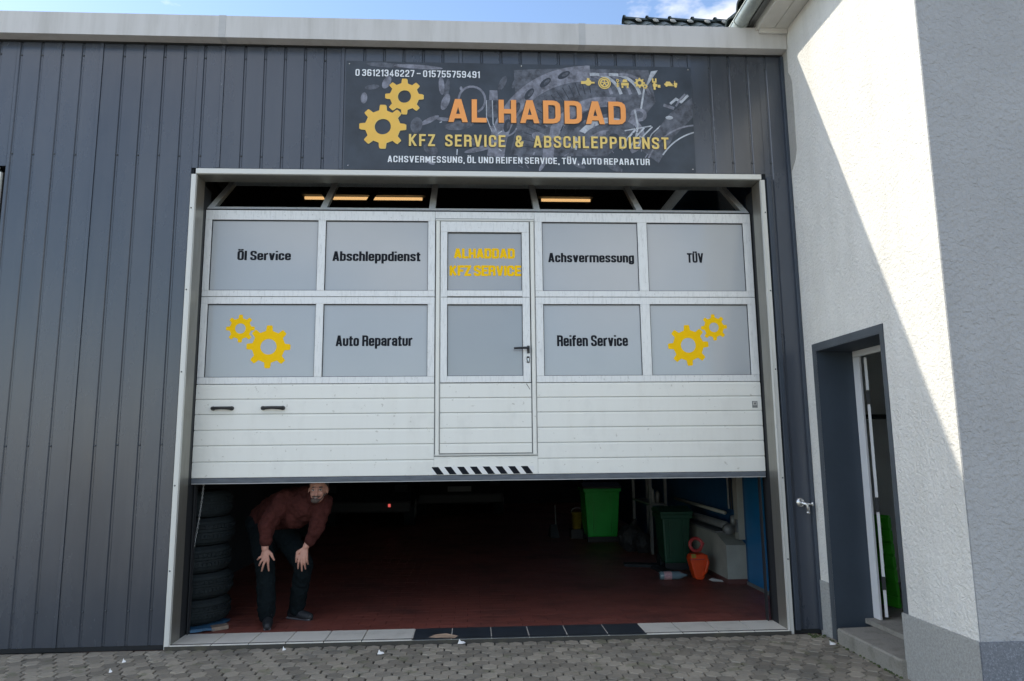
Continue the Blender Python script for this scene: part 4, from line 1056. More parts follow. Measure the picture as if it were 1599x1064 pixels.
# cross gable behind the garage roof: ridge along X
RY, RZ, RX = 4.8, 8.60, 4.93
gs, gc = math.sin(R(40)), math.cos(R(40))
gb = MB(); gb.prism([(RY - 4, RZ - .1 - 4 * gs / gc), (RY, RZ - .1), (RY + 4, RZ - .1 - 4 * gs / gc), (RY + 4, RZ - .2 - 4 * gs / gc), (RY, RZ - .22), (RY - 4, RZ - .2 - 4 * gs / gc)], 0, RX, 9.4)
fixn(gb.build('cross_gable_roof', M['rooftile'], hs))
gw = MB(); gw.prism([(RY - 3.6, 5.6), (RY + 3.6, 5.6), (RY + 3.6, RZ - .25 - 3.6 * gs / gc), (RY, RZ - .25), (RY - 3.6, RZ - .25 - 3.6 * gs / gc)], 0, XW + .01, XW + .3); fixn(gw.build('gable_wall', M['plaster'], hs))
def ridge_mesh():
    mb = MB(); n = 8; L_ = .42; vs = []
    for x, r0, dz in ((0, .100, .030), (.03, .100, .030), (.031, .088, .018), (L_, .080, 0)):
        for i in range(n + 1):
            a = math.pi * i / n; vs.append((x, -r0 * math.cos(a), dz + r0 * math.sin(a) * .85))
    fs = [(j * (n + 1) + i, j * (n + 1) + i + 1, (j + 1) * (n + 1) + i + 1, (j + 1) * (n + 1) + i) for j in range(3) for i in range(n)]
    mb.add(vs, fs); return mb
rg = ridge_mesh().build('ridge_tile', M['rooftile'], hs, loc=(0, 0, 0))
for k in range(12):
    p = (RX - .02 + k * .385, RY, RZ - .05)
    if k == 0: rg.location = Vector(p) - wloc(hs)
    else: share(rg, p, hs)
mb = MB(); tile_mesh(mb, (0, 0, 0), Vector((1, 0, 0)), Vector((0, gc, gs)), Vector((0, -gs, gc)))
rt = mb.build('roof_tile', M['rooftile'], hs, loc=(0, 0, 0)); k = 0
for r_ in range(3):
    for j in range(14):
        p = (RX + j * .29, RY - (r_ + 1) * .34 * gc - .05, RZ - .075 - (r_ + 1) * .34 * gs)
        if k == 0: rt.location = Vector(p) - wloc(hs)
        else: share(rt, p, hs)
        k += 1
for j in range(12): # mortar bedding between cap and wave troughs
    MB().ell((RX + .22 + j * .29, RY - .115, RZ - .075), (.055, .02, .028), rot=(0, .3, 0), n=8, m_=5).build('mortar_bed', M['mortar'], hs)

# water tap on the cladding
tpx = thing('water_tap', (5.172, 0.0, 1.055), 'silver outdoor water tap with round wall plate on the dark cladding by the side door', 'tap')
MB().lathe([(0, -.012), (.030, -.012), (.038, -.004), (.040, .006)], (5.172, -0.006, 1.060), 20, 1).build('wall_plate', M['chrome'], tpx, smooth=True)
tb = MB(); tb.tube([(5.172, -.01, 1.058), (5.178, -.06, 1.057)], .015, 12); tb.tube([(5.170, -.05, 1.058), (5.200, -.062, 1.050), (5.206, -.065, 1.02), (5.206, -.066, 0.985)], [.014, .016, .014, .011], 12)
tb.lathe([(.010, 0), (.016, 0), (.016, .012), (.013, .016)], (5.206, -.066, .974), 14, 2)
tb.build('tap_body', M['chrome'], tpx, smooth=True)
tb = MB(); tb.tube([(5.206, -.062, 1.050), (5.236, -.066, 1.052)], .008, 10); tb.ell((5.246, -.067, 1.052), (.010, .012, .018), n=10, m_=6)
tb.build('tap_handle', M['chrome'], tpx, smooth=True)

# ================================================================= INSIDE THE GARAGE, RIGHT
cw = thing('parapet_wall', (5.3, 2.02, 0.02), 'low cream parapet wall with red-brown skirting at the right inside the garage', 'wall')
MB().prism([(2.02, .075), (4.6, .075), (4.6, .54), (2.35, .54), (2.02, .44)], 0, 5.22, 5.452).build('wall_body', M['cream'], cw)
MB().box(5.212, 5.453, 2.008, 4.6, 0.02, 0.0745).build('skirting', M['skirting'], cw)
MB().box(5.20, 5.40, 2.30, 4.6, .541, .562).build('coping', M['greymetal'], cw)
po = thing('wall_post', (5.40, 2.03, 0.45), 'tall pale grey post standing at the end of the cream parapet wall', 'post')
MB().box(5.365, 5.452, 2.00, 2.12, 0.50, 3.2).build('post_shaft', M['cream'], po, bevel=.004)
MB().box(5.345, 5.364, 2.0, 2.05, 0.58, 0.72).build('bracket', M['greymetal'], po)
pi = thing('heating_pipe', (5.3, 3.0, .6), 'thick grey pipe running along the top of the cream parapet wall', 'pipe')
MB().tube([(5.30, 2.22, .635), (5.30, 4.5, .635)], .045, 12).build('pipe_run', M['greymetal'], pi, smooth=True)
MB().tube([(5.30, 2.10, .60), (5.30, 2.18, .60)], .062, 12).tube([(5.36, 2.15, .64), (5.36, 2.15, .75)], .03, 10).build('pipe_valve', M['greymetal'], pi, smooth=True)
MB().tube([(5.36, 2.4, .76), (5.36, 4.5, .78)], .022, 10).build('return_pipe', M['cream'], pi, smooth=True)
ca_ = thing('hanging_cables', (5.42, 2.3, .75), 'bundle of dark cables hanging on the blue wall beside the pale post', 'cable')
for k in range(4): MB().tube([(5.435, 2.2 + k * .09, 2.6), (5.432, 2.22 + k * .085, 1.5), (5.435, 2.2 + k * .09, .80)], .012, 6).build('cable', M['greymetal' if k % 2 else 'gasket'], ca_)
bdr = thing('blue_door', (5.44, 1.3, .03), 'blue painted door panel in the right wall just inside the opening', 'door')
MB().box(5.425, 5.452, 0.60, 1.92, 0.06, 2.2).build('door_panel', M['blue_door'], bdr)
MB().box(5.418, 5.45, 0.56, 1.98, 0.021, 0.058).build('door_sill', M['greymetal'], bdr)
MB().box(5.43, 5.453, 1.925, 1.985, 0.06, 2.2).build('door_stile', M['inner_blue'], bdr)

def wheelie(name, x, y, w_, d_, h_, material, label, rz=0.0, lid=True):
    t = thing(name, (x, y, FZ), label, 'bin', 'waste bins along the right inside the garage')
    mb = MB(); a = w_ / 2; b = d_ / 2; k = .84
    mb.hexa([(x - a * k, y - b * k, .10), (x + a * k, y - b * k, .10), (x + a * k, y + b * k, .10), (x - a * k, y + b * k, .10),
             (x - a, y - b, h_), (x + a, y - b, h_), (x + a, y + b, h_), (x - a, y + b, h_)])
    bo = mb.build('body', material, t, bevel=.02)
    mb = MB(); mb.box(x - a - .02, x + a + .02, y - b - .02, y + b + .02, h_ - .055, h_ - .001); mb.build('rim', material, bo, bevel=.01)
    for sx in (-1, 1): MB().box(x + sx * a * .5 - .01, x + sx * a * .5 + .01, y - b * 1.0 - .004, y - b * .84, .16, h_ - .08).build('rib', material, bo)
    if lid:
        mb = MB(); mb.prism([(y - b - .03, h_ + .002), (y + b + .03, h_ + .012), (y + b + .03, h_ + .05), (y, h_ + .085), (y - b - .03, h_ + .03)], 0, x - a - .025, x + a + .025); fixn(mb.build('lid', M['gasket'] if material == M['bin_green'] else material, t))
        MB().tube([(x - a * .9, y + b + .06, h_ + .02), (x + a * .9, y + b + .06, h_ + .02)], .016, 8).build('handle', material, t)
    for sx in (-1, 1):
        MB().tube([(x + sx * (a * k - .04), y + b * .7, .095), (x + sx * (a * k + .01), y + b * .7, .095)], .095, 16).build('wheel', M['tyre'], t)
    mb = MB(); mb.box(x - a * k, x + a * k, y - b * k, y - b * k + .05, FZ, .102); mb.build('foot', M['gasket'], t)
    return t
wheelie('wheelie_bin', 4.49, 5.95, .58, .60, .87, M['bin_green'], 'bright green wheelie bin standing deeper in the garage')
wheelie('wheelie_bin', 4.93, 3.15, .36, .40, .70, M['bin_dark'], 'dark green waste bin close to the cream parapet wall')
# orange canister with a red hose coil
oc = thing('orange_canister', (4.985, 2.38, FZ), 'bright orange tapered canister leaning by the parapet wall', 'canister')
b_ = MB(); b_.prism([(5.0 + a, FZ + b * .9) for a, b in ((-.045, .0), (.040, .0), (.062, .06), (.092, .16), (.108, .26), (.098, .300), (.070, .318), (-.080, .318), (-.105, .290), (-.108, .24), (-.085, .13), (-.062, .04))], 1, 2.30, 2.46)
bo = fixn(b_.build('body', M['orange'], oc, bevel=.025))
MB().tube([(5.075, 2.29, .30), (5.085, 2.275, .22), (5.060, 2.28, .12), (5.030, 2.295, .07)], [.012, .020, .018, .012], 10).build('side_grip', M['orange'], oc, smooth=True)
MB().box(4.885, 5.06, 2.292, 2.299, .245, .256).build('seam_band', M['redhose'], oc)
MB().box(4.93, 5.03, 2.290, 2.299, .06, .235).build('front_panel', M['orange'], oc, bevel=.008)
MB().box(4.905, 4.955, 2.290, 2.299, .268, .310).build('label_patch', M['yellow'], oc)
MB().tube([(4.985 + .075 * math.cos(t), 2.37 + .02 * math.sin(t * 1.3), .405 + .07 * math.sin(t)) for t in [2 * math.pi * i / 18 for i in range(18)]], .020, 8, closed=True).build('hose_loop', M['redhose'], oc, smooth=True)
MB().tube([(5.03, 2.38, .33), (5.05, 2.37, .39), (5.07, 2.36, .43)], .018, 8).build('hose_neck', M['redhose'], oc, smooth=True)
# lying bottle
bt = thing('plastic_bottle', (4.70, 2.36, FZ), 'clear plastic bottle with a pinkish label lying on the red floor', 'bottle')
MB().lathe([(0, -.16), (.040, -.16), (.046, -.15), (.046, .06), (.040, .085), (.018, .13), (.014, .14), (.014, .155)], (4.70, 2.36, .068), 18, 0).build('bottle_body', M['pet'], bt, smooth=True)
MB().lathe([(.047, -.075), (.0475, -.07), (.0475, .01), (.047, .015)], (4.66, 2.36, .068), 18, 0).build('label', M['label_pink'], bt, smooth=True)
MB().lathe([(.0165, .150), (.0165, .172), (0, .172)], (4.70, 2.36, .068), 12, 0).build('cap', M['gasket'], bt, smooth=True)
ps = thing('paper_scrap', (5.14, 2.2, FZ), 'white torn paper strip on the floor right of the orange canister', 'paper', 'litter')
MB().add([(5.08, 2.27, .030), (5.10, 2.20, .024), (5.23, 2.13, .024), (5.24, 2.16, .034), (5.12, 2.27, .045)], [(0, 1, 2, 3, 4)]).build('sheet', M['paper'], ps)
pk = thing('floor_plank', (4.6, 3.3, FZ), 'dark flat boards lying on the floor in front of the dark green bin', 'board')
MB().hexa([(4.33, 3.30, .021), (4.74, 3.16, .021), (4.78, 3.34, .021), (4.35, 3.46, .021), (4.33, 3.30, .055), (4.74, 3.16, .055), (4.78, 3.34, .055), (4.35, 3.46, .055)]).build('board', M['inner'], pk)
MB().hexa([(4.68, 2.62, .022), (4.84, 2.66, .022), (4.76, 3.14, .022), (4.62, 3.14, .022), (4.68, 2.62, .05), (4.84, 2.66, .05), (4.76, 3.14, .05), (4.62, 3.14, .05)]).build('board', M['gasket'], pk)
bg_ = thing('rubbish_sack', (4.72, 4.6, FZ), 'dark crumpled rubbish sack between the two green bins', 'bag')
mb = MB(); mb.ell((4.74, 4.7, .20), (.20, .18, .20)); mb.ell((4.86, 4.5, .15), (.15, .14, .15)); mb.cap((4.76, 4.7, .36), (4.80, 4.68, .46), .05, .03)
o = mb.build('sack', M['gasket'], bg_, smooth=True); o.modifiers.new('r', 'REMESH').voxel_size = .02
tx_ = bpy.data.textures.new('crumple', 'CLOUDS'); tx_.noise_scale = .09
dm = o.modifiers.new('d', 'DISPLACE'); dm.texture = tx_; dm.strength = .06
st_ = thing('shelf_rack', (4.9, 5.0, FZ), 'grey metal rack uprights behind the dark green bin', 'rack')
for x_, y_ in ((4.93, 4.3), (5.15, 4.3), (4.93, 5.4), (5.15, 5.4)): MB().box(x_, x_ + .04, y_, y_ + .04, FZ, 2.1).build('upright', M['greymetal'], st_)
for z_ in (.7, 1.3, 1.9): MB().box(4.93, 5.19, 4.3, 5.44, z_, z_ + .025).build('shelf', M['greymetal'], st_)
for x_, y_, r_, h_, m_ in ((5.0, 4.45, .04, .18, 'paper'), (5.08, 4.42, .035, .14, 'greymetal')):
    c_ = thing('spray_can', (x_, y_, .726), 'small pale can on the rack, the taller one' if m_ == 'paper' else 'small grey can on the rack, the shorter one', 'can', 'cans on the rack')
    MB().lathe([(0, 0), (r_, 0), (r_, h_), (r_ * .6, h_ + .02), (r_ * .3, h_ + .02), (r_ * .3, h_ + .04), (0, h_ + .04)], (x_, y_, .726), 14, 2).build('can_body', M[m_], c_, smooth=True)
yb = thing('yellow_bucket', (4.21, 6.3, FZ), 'dull yellow bucket beside the bright green bin', 'bucket')
MB().lathe([(0, 0), (.075, 0), (.095, .26), (.102, .26), (.102, .275), (.088, .275), (.07, .02)], (4.16, 6.3, .17), 18, 2).build('bucket_body', M['yellow'], yb, smooth=True)
MB().tube([(4.16 + .1 * math.cos(t), 6.28, .44 + .08 * math.sin(t)) for t in [math.pi * i / 8 for i in range(9)]], .006, 6).build('handle', M['greymetal'], yb)
MB().box(4.04, 4.30, 6.18, 6.44, FZ, .168).build('stand', M['gasket'], yb)
jk = thing('grey_jack', (3.77, 6.4, FZ), 'small grey metal trolley jack on the floor left of the yellow bucket', 'jack')
MB().hexa([(3.70, 6.3, FZ), (3.86, 6.3, FZ), (3.86, 6.7, FZ), (3.70, 6.7, FZ), (3.72, 6.35, .24), (3.82, 6.35, .24), (3.84, 6.6, .2), (3.72, 6.6, .2)]).build('jack_body', M['inner'], jk)
MB().tube([(3.82, 6.5, .2), (3.84, 6.75, .52)], .014, 8).build('jack_handle', M['greymetal'], jk)

# vehicles at the back
def vehicle(name, x, y, w_, h_, l_, zc, paint, label, cat, plate=True, red=False):
    t = thing(name, (x, y + l_ / 2, FZ), label, cat, 'vehicles parked at the back of the garage')
    a = w_ / 2
    sec = [(y, .42), (y - .06, .55), (y - .05, .85), (y + .02, .98)]
    if cat == 'van': sec += [(y + .35, 1.12), (y + .95, h_ - .12), (y + 1.3, h_), (y + l_, h_ - .03), (y + l_, .40)]
    else: sec += [(y + .55, 1.02), (y + 1.1, h_ - .06), (y + 1.6, h_), (y + l_ - 1.5, h_ - .05), (y + l_ - .9, 1.0), (y + l_, .92), (y + l_, .42)]
    b = MB(); b.prism(sec, 0, x - a, x + a); bd_ = fixn(b.build('body', paint, t, bevel=.05))
    # window
    if cat == 'van':
        MB().hexa([(x - a * .86, y + .40, 1.17), (x + a * .86, y + .40, 1.17), (x + a * .86, y + .42, 1.17), (x - a * .86, y + .42, 1.17), (x - a * .76, y + .86, h_ - .22), (x + a * .76, y + .86, h_ - .22), (x + a * .76, y + .90, h_ - .22), (x - a * .76, y + .90, h_ - .22)]).build('windscreen', M['gasket'], t)
    else:
        MB().hexa([(x - a * .80, y + .56, 1.06), (x + a * .80, y + .56, 1.06), (x + a * .80, y + .6, 1.06), (x - a * .80, y + .6, 1.06), (x - a * .7, y + 1.02, h_ - .1), (x + a * .7, y + 1.02, h_ - .1), (x + a * .7, y + 1.06, h_ - .1), (x - a * .7, y + 1.06, h_ - .1)]).build('rear_window', M['gasket'], t)
    MB().box(x - a * .98, x + a * .98, y - .10, y + .05, .34, .55).build('bumper', M['gasket'], t, bevel=.03)
    for sx in (-1, 1):
        for yw in (y + .75, y + l_ - .8):
            wv = MB().tube([(x + sx * (a - .2), yw, .34), (x + sx * (a + .005), yw, .34)], .32, 22).build('wheel', M['tyre'], t)
            MB().tube([(x + sx * (a + .006), yw, .34), (x + sx * (a + .02), yw, .34)], .19, 16).build('rim', M['greymetal'], wv)
        MB().box(x + sx * (a - .2) - .12, x + sx * (a - .2) + .12, y - .075, y - .045, .72, .86).build('tail_lamp' if red else 'headlight', M['inner'], t, bevel=.02)
    if plate: MB().box(x - .26, x + .26, y - .115, y - .101, .60, .71).build('number_plate', M['plate'], t)
    return t
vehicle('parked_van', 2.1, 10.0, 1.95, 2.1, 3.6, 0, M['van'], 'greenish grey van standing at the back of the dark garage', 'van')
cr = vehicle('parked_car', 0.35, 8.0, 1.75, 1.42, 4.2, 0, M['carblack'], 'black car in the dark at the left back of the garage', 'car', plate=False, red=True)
MB().box(.785, .83, 7.875, 7.897, .45, .505).build('reflector', M['redlens'], cr)  # reflector's red glow is emission put into its material
MB().box(.70, .80, 7.905, 7.93, .90, .95).build('lamp_glint', M['inner'], cr)

# room beyond the side door: green perforated panel leaning on the wall
gp = thing('green_ramp_panel', (6.05, .2, .155), 'upright green plastic panel with slots, seen through the open side door', 'panel')
xs_, ys_ = 6.0, 0.16
def gpy(z, side):
    f_ = (z - .16) / .77
    return (.27 + .08 * (1 - f_)) if side else (.145 - .055 * (1 - f_))
for k in range(7):
    z0_ = .16 + k * .11; z1_ = z0_ + .085
    q = []
    for z_ in (z0_, z1_):
        a, b = gpy(z_, 1), gpy(z_, 0); q += [(5.94, a, z_), (6.01, b, z_), (6.05, b + .02, z_), (5.98, a + .02, z_)]
    MB().hexa(q).build('panel_bar', M['green_panel'], gp)
q = []
for z_ in (.158, .925):
    a, b = gpy(z_, 1), gpy(z_, 0); q += [(5.952, a + .004, z_), (6.022, b + .008, z_), (6.045, b + .02, z_), (5.975, a + .02, z_)]
MB().hexa(q).build('panel_web', M['green_panel'], gp)
for k in range(6):
    z_ = .27 + k * .11; c_ = (gpy(z_, 0) + gpy(z_, 1)) / 2 - .02
    MB().hexa([(5.965, c_ + .03, z_), (5.975, c_, z_), (5.985, c_, z_), (5.975, c_ + .03, z_), (5.960, c_ + .03, z_ + .04), (5.970, c_, z_ + .04), (5.980, c_, z_ + .04), (5.970, c_ + .03, z_ + .04)]).build('slot_edge', M['green_pale'], gp)

# ================================================================= TYRES at left
tz = [0.055, 0.268, 0.488, 0.722, 0.962, 1.195]
def tyre_prof(h):
    pr = [(.20, .02), (.23, .0), (.29, .004), (.318, .03), (.325, .05)]
    for k in range(4):
        z_ = .06 + k * (h - .12) / 4; d_ = (h - .12) / 4
        pr += [(.330, z_), (.330, z_ + d_ * .78), (.322, z_ + d_ * .84), (.322, z_ + d_ * .96)]
    pr += [(.325, h - .05), (.318, h - .03), (.29, h - .004), (.23, h), (.20, h - .02), (.195, h * .5), (.20, .02)]
    return pr
nms = ['lowest', 'second', 'middle', 'fourth', 'topmost']
tyc = (-0.135, 0.765)
for k in range(5):
    h = tz[k + 1] - tz[k] - .004
    cx_ = tyc[0] + (0, .014, -.012, .010, -.008)[k]; cy_ = tyc[1] + (0, .02, -.012, .010, .004)[k]; rs_ = (1.0, .975, 1.0, .985, .95)[k]
    t = thing('stacked_tyre', (cx_, cy_, tz[k]), {0: 'lowest black tyre of the stack inside the left edge of the opening, on blue plastic', 1: 'second black tyre from the bottom of the stack at the left of the opening', 2: 'middle black tyre of the five stacked at the left of the opening', 3: 'second black tyre from the top of the stack at the left of the opening', 4: 'topmost black tyre of the stack at the left of the opening'}[k], 'tyre', 'stack of tyres')
    tc_ = MB().lathe([(r_ * rs_, z_) for r_, z_ in tyre_prof(h)], (cx_, cy_, tz[k]), 48, 2).build('tyre_carcass', M['tyre'], t, smooth=False)
    tb_ = MB()   # tread blocks: short cross grooves' lands, proud of the carcass
    for q in range(56):
        a_ = 2 * math.pi * (q + .3 * (k % 3)) / 56
        for zz0, zz1, sk in ((.062, .062 + (h - .12) * .24, .0), (h - .062 - (h - .12) * .24, h - .062, .02)):
            c0, s0 = math.cos(a_), math.sin(a_); c1, s1 = math.cos(a_ + .075), math.sin(a_ + .075); ra, rb = .328 * rs_, .335 * rs_
            tb_.hexa([(cx_ + ra * c0, cy_ + ra * s0, tz[k] + zz0), (cx_ + rb * c0, cy_ + rb * s0, tz[k] + zz0), (cx_ + rb * c1, cy_ + rb * s1, tz[k] + zz0), (cx_ + ra * c1, cy_ + ra * s1, tz[k] + zz0),
                      (cx_ + ra * c0, cy_ + ra * s0, tz[k] + zz1), (cx_ + rb * c0, cy_ + rb * s0, tz[k] + zz1), (cx_ + rb * c1, cy_ + rb * s1, tz[k] + zz1), (cx_ + ra * c1, cy_ + ra * s1, tz[k] + zz1)])
    tag(tb_.build('tread_block', M['tyre'], tc_), kind='stuff')
bs = thing('blue_sheeting', (0.0, .45, FZ), 'crumpled blue plastic sheet and slats under the stack of tyres', 'plastic sheet')
MB().hexa([(-.02, .40, .032), (.18, .46, .031), (.20, .80, .031), (-.4, .85, .032), (-.02, .40, .05), (.18, .47, .046), (.20, .80, .05), (-.4, .85, .052)]).build('sheet', M['bluefoil'], bs)
MB().bar((-.02, .385, .045), (.14, .44, .048), .04, .02).bar((-.02, .36, .040), (.10, .40, .044), .02, .015).build('slat', M['bluefoil'], bs)
MB().bar((.14, .50, .036), (.26, .56, .040), .10, .03).build('wood_end', M['wood'], bs)
ch = thing('hanging_chain', (.04, .42, 1.25), 'thin metal chain hanging in front of the stack of tyres', 'chain')
cm = MB()
N_ = 34
for k in range(N_):
    t_ = k / N_; x_ = .045 - .055 * t_ ** 1.5; y_ = .415 - .03 * t_; z_ = 1.27 - t_ * .62
    ax_ = Vector((1, 0, 0)) if k % 2 else Vector((0, 1, 0))
    cm.tube([Vector((x_, y_, z_)) + ax_ * .0055 * math.cos(a) + Vector((0, 0, 1)) * .013 * math.sin(a) for a in [2 * math.pi * i / 8 for i in range(8)]], .0022, 5, closed=True)
tag(cm.build('chain_link', M['chain'], ch), kind='stuff')
MB().tube([(.045, .415, 1.27), (.045, .415, 3.6)], .003, 6).build('pull_cord', M['chain'], ch)

# ================================================================= THE MAN
def blob(name, prims, voxel, material, parent, smooth=4, disp=None):
    mb = MB()
    for p in prims:
        if p[0] == 'c': mb.cap(*p[1:])
        else: mb.ell(p[1], p[2], p[3] if len(p) > 3 else None, 18, 12)
    o = mb.build(name, material, parent)
    rmm = o.modifiers.new('remesh', 'REMESH'); rmm.mode = 'VOXEL'; rmm.voxel_size = voxel; rmm.use_smooth_shade = True
    if smooth:
        s_ = o.modifiers.new('smooth', 'SMOOTH'); s_.iterations = smooth; s_.factor = .5
    if disp:
        tx = bpy.data.textures.new(name + '_folds', 'CLOUDS'); tx.noise_scale = disp[1]; tx.noise_depth = 2
        dd = o.modifiers.new('folds', 'DISPLACE'); dd.texture = tx; dd.strength = disp[0]; dd.mid_level = .5; dd.texture_coords = 'LOCAL'
    return o
mn = thing('person', (.75, .65, FZ), 'man in brown hoodie and dark trousers bending, hands on knees, smiling out under the door', 'person')
HC = Vector((1.018, .500, 1.198))       # head centre
body = [('e', HC + Vector((0, .01, .02)), (.078, .095, .098)), ('e', HC + Vector((-.004, -.022, -.035)), (.062, .070, .082)), ('c', HC + Vector((-.020, -.05, -.085)), HC + Vector((-.016, -.045, -.075)), .030, .034),
        ('c', HC + Vector((.007, -.092, .012)), HC + Vector((.003, -.106, -.040)), .0095, .015), ('e', HC + Vector((.003, -.094, -.042)), (.018, .012, .010)),
        ('e', HC + Vector((.038, -.068, -.030)), (.020, .016, .020)), ('e', HC + Vector((-.036, -.068, -.034)), (.020, .016, .020)),
        ('c', HC + Vector((-.040, -.078, .016)), HC + Vector((-.010, -.088, .012)), .010, .009), ('c', HC + Vector((.045, -.074, .018)), HC + Vector((.018, -.086, .013)), .010, .009),
        ('e', HC + Vector((.078, .0, -.01)), (.010, .018, .030)), ('e', HC + Vector((-.080, .0, -.014)), (.010, .018, .030)),
        ('c', HC + Vector((-.02, .03, -.05)), (.93, .60, 1.12), .055, .065),
        ('c', (.45, .95, .93), (.70, .77, 1.02), .12, .13), ('c', (.70, .77, 1.02), (.90, .62, 1.07), .13, .12),
        ('c', (.38, .95, .87), (.555, .60, .51), .075, .05), ('c', (.555, .60, .51), (.572, .62, .10), .048, .035),
        ('c', (.547, .98, .88), (.872, .68, .515), .075, .05), ('c', (.872, .68, .515), (.775, .84, .09), .048, .035),
        ('c', (.72, .58, 1.10), (.574, .50, .885), .045, .040), ('c', (.574, .50, .885), (.580, .462, .700), .038, .030),
        ('c', (1.04, .60, 1.07), (1.00, .55, .86), .045, .040), ('c', (1.00, .55, .86), (.919, .520, .702), .038, .029)]
def hand(W, K, tips, thumb, tb):
    """W wrist, K four knuckles, tips, thumb tip, thumb base"""
    out = []
    W = Vector(W)
    for k_ in K: out.append(('c', W, Vector(k_), .021, .0125))
    out.append(('c', (Vector(K[0]) + W) / 2, (Vector(K[3]) + W) / 2, .018, .018))
    for k_, t_ in zip(K, tips):
        k_ = Vector(k_); t_ = Vector(t_); m1 = k_.lerp(t_, .42) + Vector((0, -.012, .006)); m2 = k_.lerp(t_, .74) + Vector((0, -.007, .002))
        out += [('c', k_, m1, .0115, .0105), ('c', m1, m2, .0105, .0092), ('c', m2, t_, .0092, .0078)]
    tb = Vector(tb); th_ = Vector(thumb); m1 = tb.lerp(th_, .5) + Vector((0, -.006, .002))
    out += [('c', W + (tb - W) * .3, tb, .018, .0145), ('c', tb, m1, .0140, .0120), ('c', m1, th_, .0120, .0092)]
    return out
def pxr(u, v, y): # hand layout helper in metres around the wrists
    return (.582 + (u - 414) * .0050, y, .682 - (v - 860) * .0058)
body += hand((.582, .460, .690), [pxr(408.5, 869, .462), pxr(411.5, 872.5, .452), pxr(416, 874, .448), pxr(420.5, 873, .452)],
             [pxr(400.5, 873.5, .480), pxr(404, 882, .476), pxr(408.5, 890, .480), pxr(420.5, 890, .484)], pxr(429, 874, .476), pxr(424.5, 865, .462))
def pxl(u, v, y): return (.915 + (u - 477) * .0053, y, .690 - (v - 856) * .0059)
body += hand((.917, .520, .692), [pxl(468.5, 869, .505), pxl(472.5, 871, .497), pxl(476.5, 871, .500), pxl(480, 869, .510)],
             [pxl(465.5, 885.5, .530), pxl(472, 889, .528), pxl(477.5, 886.5, .534), pxl(481, 880, .540)], pxl(462.3, 876, .525), pxl(464.5, 862, .512))
bodyo = blob('body', body, .0048, M['skin'], mn, smooth=3)
tw_ = [('c', (.44, .95, .90), (.50, .92, .94), .155, .150), ('c', (.50, .92, .94), (.69, .78, 1.02), .160, .180), ('c', (.69, .78, 1.02), (.89, .63, 1.055), .180, .155), ('e', (.78, .66, .97), (.15, .12, .13)),
       ('c', (.72, .60, 1.09), (1.03, .61, 1.07), .095, .085), ('c', (.88, .62, 1.13), (.95, .58, 1.13), .095, .085),
       ('c', (.70, .58, 1.10), (.578, .50, .895), .092, .072), ('c', (.578, .50, .895), (.581, .472, .785), .074, .058), ('c', (.581, .47, .775), (.581, .468, .762), .052, .050),
       ('c', (1.045, .60, 1.07), (1.005, .55, .865), .085, .068), ('c', (1.005, .55, .865), (.955, .530, .765), .070, .053), ('c', (.953, .53, .758), (.948, .528, .748), .047, .046),
       ('c', (.94, .55, 1.11), (1.06, .56, 1.10), .055, .050), ('c', (.92, .62, 1.17), (1.03, .63, 1.19), .065, .06)]
hood = blob('hoodie', tw_, .009, M['hoodie'], mn, smooth=3, disp=(.040, .06))
tr_ = [('c', (.40, .95, .86), (.50, .97, .88), .145, .145), ('c', (.385, .95, .85), (.552, .605, .52), .120, .085), ('c', (.552, .605, .52), (.570, .625, .16), .085, .078), ('c', (.570, .625, .16), (.572, .625, .11), .080, .070),
       ('c', (.55, .97, .86), (.868, .69, .52), .120, .085), ('c', (.868, .69, .52), (.790, .83, .16), .082, .074), ('c', (.790, .83, .16), (.782, .835, .11), .076, .066)]
blob('trousers', tr_, .009, M['trousers'], mn, smooth=3, disp=(.022, .05))
for a_, b_2, r_ in (((.581, .469, .778), (.581, .466, .760), .052), ((.957, .531, .762), (.951, .529, .746), .049)):
    MB().cap(a_, b_2, r_, r_ * .97).build('cuff', M['hoodie'], hood, smooth=True)
hc_ = Vector((.985, .560, 1.150)); hx = Vector((.9, -.35, .25)).normalized(); hyv = Vector((0, 0, 1)).cross(hx).normalized(); hz_ = hx.cross(hyv)
MB().tube([hc_ + hyv * .085 * math.cos(t) + Vector((.0, -.05, -.05)) * math.sin(t) * 1.2 for t in [2 * math.pi * i / 20 for i in range(20)]], .026, 10, closed=True).build('hood_collar', M['hoodie'], hood, smooth=True)
def shoe(heel, toe):
    h_ = Vector(heel); t_ = Vector(toe); d_ = (t_ - h_).normalized()
    s_ = blob('shoe', [('c', h_ + Vector((0, 0, .045)), t_ + Vector((0, 0, .032)), .044, .034), ('c', h_ + d_ * .10 + Vector((0, 0, .045)), t_ - d_ * .03 + Vector((0, 0, .035)), .046, .040), ('c', h_ + Vector((0, 0, .06)), h_ + d_ * .03 + Vector((0, 0, .10)), .043, .046)], .006, M['shoe'], mn, smooth=2)
    sd = Vector((-d_.y, d_.x, 0)); q = []
    for z_ in (FZ + .001, FZ + .024):
        for s1, s2 in ((-.04, -.038), (.02 + (t_ - h_).length, -.030), (.02 + (t_ - h_).length, .030), (-.04, .038)):
            p = h_ + d_ * s1 + sd * s2; q.append((p.x, p.y, z_))
    MB().hexa(q).build('sole', M['sole'], s_, bevel=.01)
shoe((.580, .640, FZ), (.628, .455, FZ)); shoe((.735, .865, FZ), (.915, .775, FZ))
